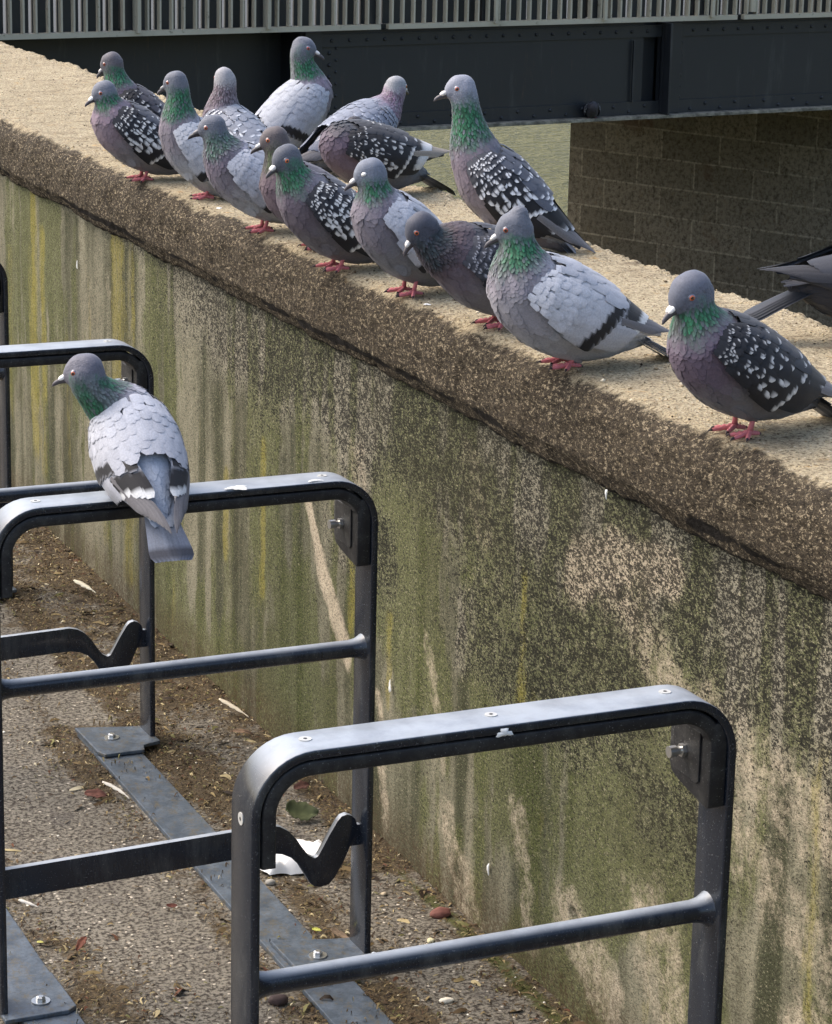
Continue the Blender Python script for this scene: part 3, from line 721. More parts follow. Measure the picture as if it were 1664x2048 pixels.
def make_pigeon(label, loc, az, pitch=22, hd=(.075, 0, .19), hyaw=0, hpitch=-12, k=.9, leg=.030, pal='bar', palmod=None, puff=1.0, neckw=1.15, fat=1.06, seed=1,
                wing_drop=0, tail_pitch=0, eye='open', crest=0, feet=True, feetmat=None, legspread=.016, iris=None, tail_fan=5, ruff=1.0, tailyaw=0, roll=0, legoff=0.0, fine=1.0, headscale=1.02, group='pigeons standing on the coping'):
    P = PAL(pal)
    if palmod: P.update({a: (s2l(b) if isinstance(b, tuple) else b) for a, b in palmod.items()})
    rs = np.random.default_rng(seed)
    root = empty('pigeon', loc, R(az)); root.scale = (k, k, k)
    tag(root, label, 'pigeon', group)
    b = R(pitch); cb, sb = math.cos(b), math.sin(b); rl = R(roll)
    cz0 = leg+.047*fat
    def B(x, y, z):                       # body frame -> bird frame
        x, y, z = np.broadcast_arrays(np.asarray(x, float), np.asarray(y, float), np.asarray(z, float))
        y2 = y*math.cos(rl)-z*math.sin(rl); z2 = y*math.sin(rl)+z*math.cos(rl)
        return np.stack([x*cb-z2*sb+.012-legoff, y2, x*sb+z2*cb+cz0], -1)
    # ---- body spheres
    xs_ = np.array([-.112, -.085, -.05, -.015, .02, .045, .064]); rad = np.array([.013, .024, .0385, .0475, .0490, .0455, .040])
    zo = np.array([.006, .003, -.001, -.003, -.002, .001, .006])
    cs = cat_rom(np.stack([xs_, zo, rad], -1), 6)
    cen = list(B(cs[:, 0], 0, cs[:, 1])); rr = list(cs[:, 2]*fat); tp = list(np.linspace(0, 1, len(cs)))
    hd = np.array(hd, float)-np.array((0, 0, .005))
    p0 = B(.050, 0, .006); p3 = hd+np.array((-.004, 0, -.008))
    ax = np.array((cb, 0, sb)); d_ = np.linalg.norm(p3-p0)
    p1 = p0+ax*d_*.30; 
    hy, hp = R(hyaw), R(hpitch)
    hf = np.array((math.cos(hy)*math.cos(hp), math.sin(hy)*math.cos(hp), math.sin(hp)))
    p2 = p3-np.array((0, 0, 1))*d_*.36-hf*d_*.10
    T = np.linspace(0, 1, 22)[:, None]
    bz = (1-T)**3*p0+3*(1-T)**2*T*p1+3*(1-T)*T*T*p2+T**3*p3
    t = T[:, 0]; nr = (.0420*fat*(1-sstep(0, .9, t))+.0160*neckw*sstep(0, .95, t))
    nr = nr*(1+(puff-1)*np.sin(np.pi*np.clip(t*1.05, 0, 1)))
    cen += list(bz); rr += list(nr); tp += list(1+t)
    hl = np.cross((0, 0, 1.0), hf); hl /= np.linalg.norm(hl); hu = np.cross(hf, hl)
    hs = headscale
    for f_, u_, r_ in [(-.005, .000, .0184), (.002, .0012, .0180), (.0095, -.0012, .0150), (.0150, -.0038, .0112), (.0185, -.0058, .0082), (-.006, -.008, .0176), (.001, -.0085, .0158)]:
        cen.append(hd+(hf*f_+hu*u_)*hs); rr.append(r_*hs); tp.append(2.2)
    if crest: cen.append(hd+hu*.0105-hf*.0125); rr.append(.0125); tp.append(2.1)
    # thighs
    hipx = -.004
    for s in (-1, 1):
        for q in range(5):
            a_ = q/4; pt = np.array(B(hipx, 0, -.030*fat))*(1-a_)+np.array((0.0, s*legspread, leg*.86))*a_; pt[1] = s*(.018*(1-a_)+legspread*a_)
            cen.append(pt); rr.append(.020*(1-a_)+.0062*a_); tp.append(.30)
    cen = np.array(cen); rr = np.array(rr); tp = np.array(tp)
    sc = np.ones((len(cen), 3)); V = []; F = []
    isbody = tp < 1.01
    wy = np.where(isbody & (rr > .012), .94, 1.0)
    V = (cen[:, None, :]+ICO_V[None]*rr[:, None, None]*np.stack([np.ones_like(wy), wy, np.ones_like(wy)], -1)[:, None, :]).reshape(-1, 3)
    F = (np.arange(len(cen))[:, None, None]*len(ICO_V)+ICO_F[None]).reshape(-1, 3)
    me = mesh_np('tmp', V, F); ob = bpy.data.objects.new('tmp', me); COL.objects.link(ob)
    rm = ob.modifiers.new('r', 'REMESH'); rm.mode = 'VOXEL'; rm.voxel_size = .0034
    sm = ob.modifiers.new('s', 'SMOOTH'); sm.iterations = 7; sm.factor = .5
    dg = bpy.context.evaluated_depsgraph_get(); ev = ob.evaluated_get(dg); em = bpy.data.meshes.new_from_object(ev)
    bpy.data.objects.remove(ob)
    n = len(em.vertices); co = np.empty(n*3, np.float32); em.vertices.foreach_get('co', co); co = co.reshape(-1, 3).astype(float)
    nrm_ = np.empty(n*3, np.float32); em.vertices.foreach_get('normal', nrm_); nrm_ = nrm_.reshape(-1, 3).astype(float)
    # skeleton coordinate per vertex
    tng = np.zeros_like(cen); nb = len(cs)+22
    tng[:nb] = np.gradient(cen[:nb], axis=0); tng[nb:] = hf; tng[nb+7+(1 if crest else 0):] = np.array((.3, 0, 1.0))
    tng /= np.linalg.norm(tng, axis=1)[:, None]+1e-9
    def skel(Q):
        D = np.linalg.norm(Q[:, None, :]-cen[None], axis=2)/rr[None]
        W = np.exp(-(D-D.min(1, keepdims=True))*14); W /= W.sum(1, keepdims=True)
        return W@tp, W@tng
    def colour(Q, N_, tt, jit):
        """plumage colour from anatomy"""
        up_ = N_[:, 2]*cb - N_[:, 0]*sb
        nz_ = fbm(Q[:, 0]*70+seed, Q[:, 2]*70+Q[:, 1]*50, seed, 3)-.5
        belly = P['belly'][None]; C = np.repeat(belly, len(Q), 0)
        w_ = sstep(-.1, .6, up_)[:, None]; C = C*(1-w_)+P['back'][None]*w_
        w_ = (sstep(-.45, .15, up_)*sstep(.55, .25, tt))[:, None]; C = C*(1-w_)+P['rump'][None]*w_
        w_ = (sstep(.62, .92, tt+nz_*.2)*sstep(.65, .0, up_-.1))[:, None]; C = C*(1-w_)+P['breast'][None]*w_
        w_ = (sstep(1.00, 1.28, tt+nz_*.25)*.62)[:, None]; C = C*(1-w_)+P['neck2'][None]*w_
        side = np.abs(N_[:, 1])
        w_ = (sstep(1.12, 1.46, tt+nz_*.30)*(.45+.55*sstep(.10, .45, side)))[:, None]; C = C*(1-w_)+P['neck1'][None]*w_
        w_ = sstep(1.76, 2.06, tt+nz_*.3)[:, None]; C = C*(1-w_)+P['head'][None]*w_
        vent = sstep(.25, .05, tt)[:, None]*sstep(0, -.5, up_)[:, None]; C = C*(1-vent*.3)+P['under'][None]*vent*.3
        return C*(1+jit[:, None])
    tt, fl = skel(co)
    C0 = colour(co, nrm_, tt, rs.normal(0, .03, n)+0*tt)
    nk = sstep(1.05, 1.35, tt)*sstep(1.90, 1.75, tt)
    C0 = C0*(1-.55*nk[:, None])
    a_ = em.color_attributes.new('Col', 'FLOAT_COLOR', 'POINT'); a_.data.foreach_set('color', np.hstack([C0, np.ones((n, 1))]).astype(np.float32).ravel())
    em.polygons.foreach_set('use_smooth', np.ones(len(em.polygons), bool)); em.name = 'body'
    body = link('body', em, MT['feather'], root)
    # ---- contour feathers over the body
    tris = []; 
    em.calc_loop_triangles(); lt = np.empty(len(em.loop_triangles)*3, np.int32); em.loop_triangles.foreach_get('vertices', lt); lt = lt.reshape(-1, 3)
    A = co[lt[:, 0]]; Bv = co[lt[:, 1]]-A; Cv = co[lt[:, 2]]-A; ar = np.linalg.norm(np.cross(Bv, Cv), axis=1)*.5
    tmid = tt[lt].mean(1)
    NS = int(5200*fine); wgt = ar*(1+2.4*sstep(1.0, 1.2, tmid))*(tmid < 2.18)
    pick = rs.choice(len(lt), NS, p=wgt/wgt.sum()); u_, v_ = rs.random(NS), rs.random(NS); fl_ = u_+v_ > 1; u_[fl_], v_[fl_] = 1-u_[fl_], 1-v_[fl_]
    S_ = A[pick]+Bv[pick]*u_[:, None]+Cv[pick]*v_[:, None]
    w0 = 1-u_-v_
    N_ = nrm_[lt[pick, 0]]*w0[:, None]+nrm_[lt[pick, 1]]*u_[:, None]+nrm_[lt[pick, 2]]*v_[:, None]; N_ /= np.linalg.norm(N_, axis=1)[:, None]
    ts, fs = skel(S_)
    dist = np.where(ts > 1.95, .0026, np.where(ts > 1.08, .0031, .0058))/math.sqrt(fine)
    kd = {}; keep = []
    for i in range(NS):
        c_ = dist[i]; key = tuple((S_[i]/.006).astype(int)); ok = True
        for dx in (-1, 0, 1):
            for dy in (-1, 0, 1):
                for dz in (-1, 0, 1):
                    for j in kd.get((key[0]+dx, key[1]+dy, key[2]+dz), ()):
                        if (S_[i, 0]-S_[j, 0])**2+(S_[i, 1]-S_[j, 1])**2+(S_[i, 2]-S_[j, 2])**2 < c_*c_: ok = False; break
                    if not ok: break
                if not ok: break
            if not ok: break
        if ok: keep.append(i); kd.setdefault(key, []).append(i)
    keep = np.array(keep); S_, N_, ts, fs = S_[keep], N_[keep], ts[keep], fs[keep]; m_ = len(keep)
    D_ = -fs; D_ -= (D_*N_).sum(1)[:, None]*N_; D_ /= np.linalg.norm(D_, axis=1)[:, None]+1e-9
    D_ += rs.normal(0, .10, D_.shape)*(1+sstep(1.0, 1.3, ts)[:, None]*.6*ruff); D_ -= (D_*N_).sum(1)[:, None]*N_; D_ /= np.linalg.norm(D_, axis=1)[:, None]
    X_ = np.cross(N_, D_)
    neck = sstep(1.10, 1.30, ts); headf = sstep(1.85, 2.05, ts)
    Ln = (.0165*(1-neck)+.0088*neck)*(1-headf*.45)*rs.uniform(.85, 1.15, m_); Wn = (.0120*(1-neck)+.0038*neck)*rs.uniform(.85, 1.15, m_)
    lift = (.0003*(1-neck)+.0009*ruff*neck)*rs.uniform(.4, 1.6, m_)*(1-.9*headf)
    jit = rs.normal(0, .025, m_)+neck*(1-.75*headf)*rs.normal(0, .17, m_)
    Cc = colour(S_, N_, ts, np.clip(jit, -.5, .6))
    mixh = (neck*(1-headf)*(rs.random(m_) < .38)*rs.uniform(.2, .8, m_))[:, None]; Cc = Cc*(1-mixh)+(P['head']*.55+P['neck2']*.25)[None]*mixh
    FV = []; FC = []
    prof_ = [(-.35, .55, -.0006, .75), (.0, .95, .0003, .85), (.35, .95, .55, 1.0), (.62, .50, 1.0, 1.10)]
    for (a_, w_, h_, cm) in prof_:
        hh = np.where(abs(h_) < .01, h_, h_*lift)+.0002
        for s in (-1, 0, 1):
            FV.append(S_+D_*(Ln*(a_+(.06 if s == 0 and a_ > .5 else 0)))[:, None]+X_*(Wn*.5*w_*s)[:, None]+N_*(hh-(abs(s)*(.0002+.0003*neck)))[:, None])
            FC.append(Cc*(1+(cm-1)*(.25+.75*neck*(1-headf))-.28*neck*(1-headf)*(a_ < .1))[:, None])
    FV = np.stack(FV, 1).reshape(-1, 3); FC = np.stack(FC, 1).reshape(-1, 3); base = np.arange(m_)*12
    FF = np.concatenate([np.stack([base+r_*3+c_, base+r_*3+c_+1, base+r_*3+c_+4, base+r_*3+c_+3], -1) for r_ in range(3) for c_ in range(2)])
    link('contour_feathers', mesh_np('contour_feathers', FV, FF, np.clip(FC, 0, 1)), MT['feather'], root)
    # ---- wings
    kx = np.array([-.19, -.165, -.135, -.10, -.06, -.02, .02, .054, .086]); kw = np.array([.006, .012, .021, .0335, .0470, .0545, .0550, .0485, .0325])*fat
    kh = np.array([.006, .010, .016, .026, .041, .0510, .0525, .0470, .032])*fat; kz = np.array([.020, .017, .013, .008, .002, -.003, -.002, .000, .003])
    wd = R(wing_drop)
    def shell(x, th, off, s):
        w1 = np.interp(x, kx, kw)+off; h1 = np.interp(x, kx, kh)+off; z1 = np.interp(x, kx, kz)
        y = w1*np.sin(th); z = z1+h1*np.cos(th)
        if wing_drop:                      # hang the wing from the shoulder
            dx = x-.05; x2 = .05+dx*math.cos(wd)+z*math.sin(wd)*-1; z = z*math.cos(wd)+dx*math.sin(wd); x = x2; y = y+abs(dx)*.05
        return B(x, s*y, z)
    def wing(s):
        VV = []; CC = []; FFs = []; nn = [0]
        def feather(x0, th0, L_, W_, ang, col, off0=.0008, lift_=.0022, pat=None, nu=8, nv=5, point=.6, curve=0, asym=0):
            th0 = R(th0); a = np.linspace(0, 1, nu)[:, None]; bb = np.linspace(-1, 1, nv)[None]
            wv = W_*.5*np.where(a < .75, .75+.25*np.sin(a/.75*np.pi/2), np.sqrt(np.clip(1-((a-.75)/.255)**2, 0, 1))**(point))
            dx = -(a*L_)*math.cos(ang)-bb*wv*math.sin(ang)
            q = (a*L_)*math.sin(ang)-bb*wv*math.cos(ang)*-1+curve*a*a
            x = x0+dx; Rr = np.maximum(np.interp(x, kx, kw), .030)
            off = off0+lift_*a-.0004*bb*bb+rs.uniform(-.0003, .0003)
            Pn = shell(x, th0+q/Rr, off, s).reshape(-1, 3)
            cj = 1+rs.normal(0, .045)
            cc = np.repeat(np.asarray(col, float)[None], nu*nv, 0)*cj
            aa = np.broadcast_to(a, (nu, nv)).ravel(); b2 = np.broadcast_to(bb, (nu, nv)).ravel()
            if pat is not None: cc = pat(cc, aa, b2, np.interp(0, [0], [0]), th0)
            shade = 1-.05*(np.abs(b2) > .8)  # vane sides darkened to paint the shade between feathers
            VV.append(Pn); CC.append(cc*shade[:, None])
            ii = np.arange((nu-1)*(nv-1)); q0 = (ii//(nv-1))*nv+ii % (nv-1)+nn[0]
            FFs.append(np.stack([q0, q0+1, q0+nv+1, q0+nv], -1)); nn[0] += nu*nv
        mode = P['mode']; chk = mode == 'check'
        # underlying shell
        gx = np.linspace(-.135, .066, 22); gt = np.linspace(0, 1, 12)
        GX, GT = np.meshgrid(gx, gt, indexing='ij')
        lo = np.interp(GX, [-.135, -.06, -.02, .07], [34, 30, 12, 52]); hi = np.interp(GX, [-.135, -.09, -.02, .04, .07], [70, 94, 116, 112, 100])
        TH = np.radians(lo+(hi-lo)*GT); Pn = shell(GX, TH, .0006-.004*(np.abs(GT-.5) > .45)-.003*(GX > .062), s).reshape(-1, 3)
        VV.append(Pn); CC.append(np.repeat(P['cov' if mode != 'check' else 'under'][None]*.9, len(Pn), 0)); ii = np.arange(21*11); q0 = (ii//11)*12+ii % 11
        FFs.append(np.stack([q0, q0+1, q0+13, q0+12], -1)); nn[0] += len(Pn)
        # primaries
        for i in range(8):
            f_ = i/7
            def pp(c, a, b_, x, th): e = (np.abs(b_) > .75)*(.35); return c*(1+e[:, None]-.25*(a[:, None] > .9))
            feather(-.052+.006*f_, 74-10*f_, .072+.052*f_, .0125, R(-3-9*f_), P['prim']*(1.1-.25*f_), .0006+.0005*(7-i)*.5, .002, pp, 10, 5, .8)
        # secondaries / tertials
        ns = 10
        for i in range(ns):
            f_ = i/(ns-1); th = 108-70*f_; tipx = -.070-.036*f_
            x0 = -.012-.010*f_; L_ = x0-tipx
            def ps(c, a, b_, x, t_, f_=f_):
                if mode == 'bar':
                    band = sstep(.46, .51, a+.05*b_)*sstep(.90, .85, a+.04*b_)*(f_ > .38)*P['band']
                    c = c*(1-band[:, None])+P['dark'][None]*band[:, None]
                    tipc = (a > .88)[:, None]*(f_ > .38); c = c*(1-tipc)+P['spot'][None]*.85*tipc
                if chk:
                    e = (sstep(.90-.2*P.get('sect', 0), .94-.2*P.get('sect', 0), a)*(rs.random() < .35+P.get('sect', 0)))[:, None]*(f_ > .4-.4*P.get('sect', 0)); c = c*(1-e)+P['spot'][None]*e*(.7+.25*P.get('sect', 0))
                return c
            col = P['cov']*(.96 if mode == 'bar' else 1) if f_ > .2 or mode != 'bar' else P['cov']*.9
            if chk: col = P['dark']*1.1
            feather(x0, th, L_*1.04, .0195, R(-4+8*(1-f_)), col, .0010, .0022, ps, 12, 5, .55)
        # greater coverts: carry the front bar
        ns = 10
        for i in range(ns):
            f_ = i/(ns-1); th = 112-74*f_; tipx = -.026-.040*f_; x0 = tipx+.046
            def pg(c, a, b_, x, t_, f_=f_):
                if mode == 'bar':
                    band = sstep(.56, .61, a+.05*b_)*sstep(1.03, .97, a)*P['band']; c = c*(1-band[:, None])+P['dark'][None]*band[:, None]
                if chk:
                    e = (sstep(.84, .90, a-.10*np.abs(b_-.3))*(rs.random() < P['spotp']+.15))[:, None]; c = c*(1-e)+P['spot'][None]*e
                return c
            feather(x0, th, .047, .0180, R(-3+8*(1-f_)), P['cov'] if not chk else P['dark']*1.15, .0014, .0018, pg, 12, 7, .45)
        # median + lesser coverts, rows march forward
        rows = [(-.004, .038, .030, .0155, 10), (.013, .034, .026, .0135, 11), (.0265, .029, .0215, .0115, 12), (.038, .024, .018, .0098, 13), (.048, .019, .0150, .0085, 13), (.0565, .012, .0125, .0075, 12), (.064, .008, .0105, .0070, 12), (.071, .005, .0095, .0065, 12)]
        for r_, (tx, slant, L_, W_, ns) in enumerate(rows):
            for i in range(ns):
                f_ = (i+(.5 if r_ % 2 else 0))/(ns-1); thb = 110-1.6*r_; tht = 20+4.2*r_
                th = thb-(thb-tht)*f_; tipx = tx-slant*f_; x0 = tipx+L_*.92
                pr = rs.random()
                def pm(c, a, b_, x, t_, pr=pr, r_=r_):
                    if chk and pr < P['spotp']*(1.25-.06*r_):
                        sgn = 1 if (pr*37) % 1 > .5 else -1; both = (pr*91) % 1 < .45; sz_ = (.20+.16*((pr*53) % 1))*(1-.03*r_)*P.get('fleck', 1)
                        side_ = np.abs(b_) if both else b_*sgn
                        sp_ = (sstep(.12, .42, side_)*sstep(1-sz_-.08, 1-sz_+.06, a)*sstep(1.02, .96, a-.10*(side_ > .6)))[:, None]; c = c*(1-sp_)+P['spot'][None]*sp_*(.85+.15*pr)
                    elif mode != 'check':
                        e = (a > .86)[:, None]*(.3 if pr > .5 else 0); c = c*(1-e)+P['covedge'][None]*e  # covert tips tinted with painted gap shade
                    return c
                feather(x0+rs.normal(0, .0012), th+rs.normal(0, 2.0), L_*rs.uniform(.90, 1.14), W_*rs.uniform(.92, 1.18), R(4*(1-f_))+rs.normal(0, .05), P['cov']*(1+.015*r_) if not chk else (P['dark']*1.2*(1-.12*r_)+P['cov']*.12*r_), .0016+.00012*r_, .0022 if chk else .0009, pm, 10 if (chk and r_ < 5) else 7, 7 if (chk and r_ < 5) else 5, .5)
        # scapulars over the shoulder and back
        for r_, tx in enumerate([-.046, -.036, -.024, -.008, .010, .026, .040]):
            for i in range(4):
                th = 4+13*i+rs.normal(0, 2.5)+(8 if r_ < 2 else 0); L_ = .036-.0022*r_; x0 = tx+L_*.9-.004*i
                pr = rs.random()
                def pc(c, a, b_, x, t_, pr=pr, r_=r_):
                    if chk and pr < P['spotp']*.45 and r_ < 6: e = sstep(.86, .92, a-.1*np.abs(b_))[:, None]; c = c*(1-e)+P['spot'][None]*e
                    elif not chk: e = (a > .88)[:, None]*.3; c = c*(1-e)+P['covedge'][None]*e  # scapular tips get the same painted gap shade
                    return c
                col = (P['back'] if r_ > 3 else P['cov']*.6+P['back']*.4) if mode != 'check' else (P['back']*.5+P['cov']*.5)
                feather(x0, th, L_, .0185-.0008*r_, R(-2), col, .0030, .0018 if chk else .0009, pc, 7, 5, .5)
        me_ = mesh_np('wing', np.concatenate(VV), np.concatenate(FFs), np.clip(np.concatenate(CC), 0, 1))
        link('wing', me_, MT['feather'], root)
    wing(1); wing(-1)
    # ---- tail
    VV = []; CC = []; FFs = []; nn = 0; tpz = R(tail_pitch); ty = R(tailyaw)
    for i in range(10):
        f_ = (i-4.5)/4.5; ang = R(tail_fan)*f_; nu, nv = 14, 5
        L_ = .108-.006*abs(f_); a = np.linspace(0, 1, nu)[:, None]; bb = np.linspace(-1, 1, nv)[None]
        wv = .0095*np.where(a < .85, .65+.4*a, (.99)*np.sqrt(np.clip(1-((a-.85)/.152)**2, 0, 1))**.7)
        x = -a*L_*math.cos(ang)+bb*wv*math.sin(ang); y = a*L_*math.sin(ang)+bb*wv*math.cos(ang)+f_*.011*(1-.2*a)
        z = .0010*(4.5-abs(i-4.5))-.0010*bb*bb-.004*f_*f_ - .006*a*a+a*0
        x, y = x*math.cos(ty)-y*math.sin(ty), x*math.sin(ty)+y*math.cos(ty)
        z2 = z+x*math.sin(tpz); x2 = x*math.cos(tpz)
        Pn = B(-.085+x2, y, .008+z2).reshape(-1, 3); aa = np.broadcast_to(a, (nu, nv)).ravel(); b2 = np.broadcast_to(bb, (nu, nv)).ravel()
        bd = (sstep(.76, .82, aa)*sstep(1.02, .96, aa))[:, None]; c = np.repeat(P['tail'][None], nu*nv, 0)*(1+rs.normal(0, .05)); c = c*(1-bd)+P['tailband'][None]*bd
        c = c*(1-.25*(np.abs(b2) < .1)[:, None])*(1-.15*(np.abs(b2) > .8)[:, None])
        VV.append(Pn); CC.append(c); ii = np.arange((nu-1)*(nv-1)); q0 = (ii//(nv-1))*nv+ii % (nv-1)+nn; FFs.append(np.stack([q0, q0+1, q0+nv+1, q0+nv], -1)); nn += nu*nv
    # coverts over the tail root
    for i in range(16):
        f_ = rs.uniform(-1, 1); x0 = -.075-.035*(i/15); nu, nv = 6, 5; L_ = .030; a = np.linspace(0, 1, nu)[:, None]; bb = np.linspace(-1, 1, nv)[None]
        wv = .008*np.sqrt(np.clip(1-(a*.97)**3, 0, 1)); x = x0-a*L_; y = f_*.014+bb*wv; z = .0125+.0022*(1-f_*f_)*1-.0015*bb*bb-.0025*a+.006*max(0, (x0+.10)/.03)
        Pn = B(x+0*bb, y, z+0*bb).reshape(-1, 3); VV.append(Pn); CC.append(np.repeat(P['rump'][None], nu*nv, 0)*(1+rs.normal(0, .05)))
        ii = np.arange((nu-1)*(nv-1)); q0 = (ii//(nv-1))*nv+ii % (nv-1)+nn; FFs.append(np.stack([q0, q0+1, q0+nv+1, q0+nv], -1)); nn += nu*nv
    me_ = mesh_np('tail', np.concatenate(VV), np.concatenate(FFs), np.clip(np.concatenate(CC), 0, 1)); link('tail', me_, MT['feather'], root)
    # ---- bill with cere
    bvh = BVHTree.FromPolygons([tuple(v) for v in co], [tuple(p.vertices) for p in em.polygons])
    mb = MB(); o0 = hd+(hf*.0228-hu*.0072)*hs; mb_l = .0205
    def ring(c0, w_, h_, n_=10): return [c0+hl*(math.cos(2*math.pi*q/n_)*w_)+hu*(math.sin(2*math.pi*q/n_)*h_) for q in range(n_)]
    secs = []
    for a_, w_, h_, dz in [(0, .0052, .0052, 0), (.25, .0042, .0044, -.0001), (.5, .0033, .0037, -.0008), (.75, .0027, .0031, -.0020), (.9, .0019, .0024, -.0033), (1.0, .0006, .0009, -.0048)]:
        secs.append((ring(o0+hf*(a_*mb_l)+hu*dz, w_, h_), a_))
    V = []; C = []; F = []
    for rg, a_ in secs:
        V += rg; C += [tuple(P['bill']*(1.0+.3*(a_ > .8)))]*10
    for i in range(len(secs)-1):
        for q in range(10): F.append((i*10+q, i*10+(q+1) % 10, i*10+10+(q+1) % 10, i*10+10+q))
    F.append(tuple(range(50, 60))); mb.add(V, F, C)
    # gape line
    bk = mb.build('bill', MT['beak'], root, smooth=True)
    mb = MB()
    for s in (-1, 1):
        c0 = o0+hf*.0030+hu*.0036+hl*s*.0022
        V = [c0+hf*v[0]*.0070+hl*v[1]*.0036+hu*v[2]*.0034-hu*.0012*v[0] for v in ICO_V]
        mb.add(V, ICO_F.tolist(), tuple(P['cere']))
    mb.build('cere', MT['beak'], bk, smooth=True)
    # ---- eyes
    icol = s2l(iris) if iris else P['iris']
    for s in (-1, 1):
        e0 = hd+(hf*.0085+hu*.0005)*hs; hit = bvh.ray_cast(Vector(e0+hl*s*.05), Vector(-hl*s), .06)
        pt = np.array(hit[0]) if hit[0] else e0+hl*s*.016
        V = []; C = []
        nrm2 = hl*s*.96+hf*.25; nrm2 /= np.linalg.norm(nrm2); e1 = np.cross(nrm2, hu); e1 /= np.linalg.norm(e1); e2 = np.cross(nrm2, e1)
        rgs = [(0, .0024, 'p'), (.0017, .0022, 'p'), (.0020, .0021, 'i'), (.0031, .0014, 'i'), (.0034, .0009, 'r'), (.0044, .0005, 'r'), (.0050, -.0010, 'r')]
        for r_, h_, c_ in rgs:
            if eye == 'closed': c_ = 'w'; 
            cc = {'p': (.008, .008, .008), 'i': tuple(icol), 'r': tuple(P['head']*1.25), 'w': tuple(s2l((226, 224, 218)))}[c_]
            for q in range(14):
                an = 2*math.pi*q/14; fl2 = .75 if eye == 'closed' else 1
                V.append(pt+(e1*math.cos(an)+e2*math.sin(an)*fl2)*r_*.98+nrm2*(h_-.0006)); C.append(cc)
        F = [(i*14+q, i*14+(q+1) % 14, i*14+14+(q+1) % 14, i*14+14+q) for i in range(len(rgs)-1) for q in range(14)]
        mb = MB(); mb.add(V, F, C); mb.build('eye', MT['eye'], root, smooth=True)
    # ---- legs
    if feet:
        pink = s2l((192, 112, 116)); dark_ = s2l((50, 40, 42))
        for s in (-1, 1):
            mb = MB(); ax0 = np.array((0.0, s*legspread, leg*1.05)); ank = np.array((.004+s*.003, s*(legspread+.001), .0075))
            mb.tube([ax0+np.array((-.004, 0, .006)), ax0*.5+ank*.5, ank], [.0036, .0029, .0036], 10, [tuple(pink*.95)]*3)
            for ta, tl in ((0, .034), (38, .028), (-36, .027), (176, .018)):
                an = R(ta+s*8+rs.uniform(-6, 6)); dr = np.array((math.cos(an), math.sin(an), 0))
                pts = []; rd = []; cl = []
                for q, (a_, h_, r_) in enumerate([(0, .0060, .0034), (.18, .0056, .0032), (.32, .0040, .0026), (.42, .0046, .0029), (.55, .0033, .0023), (.66, .0038, .0026), (.80, .0028, .0020), (.86, .0033, .0017), (.93, .0028, .0012), (1.0, .0008, .0004)]):
                    pts.append(ank*np.array((1, 1, 0))+dr*tl*a_+np.array((0, 0, h_))); rd.append(r_); cl.append(tuple(dark_ if a_ > .82 else pink*(1.0+.15*(q % 2))))
                mb.tube(pts, rd, 8, cl)
            mb.build('leg', MT['leg'], root, smooth=True)
    return root

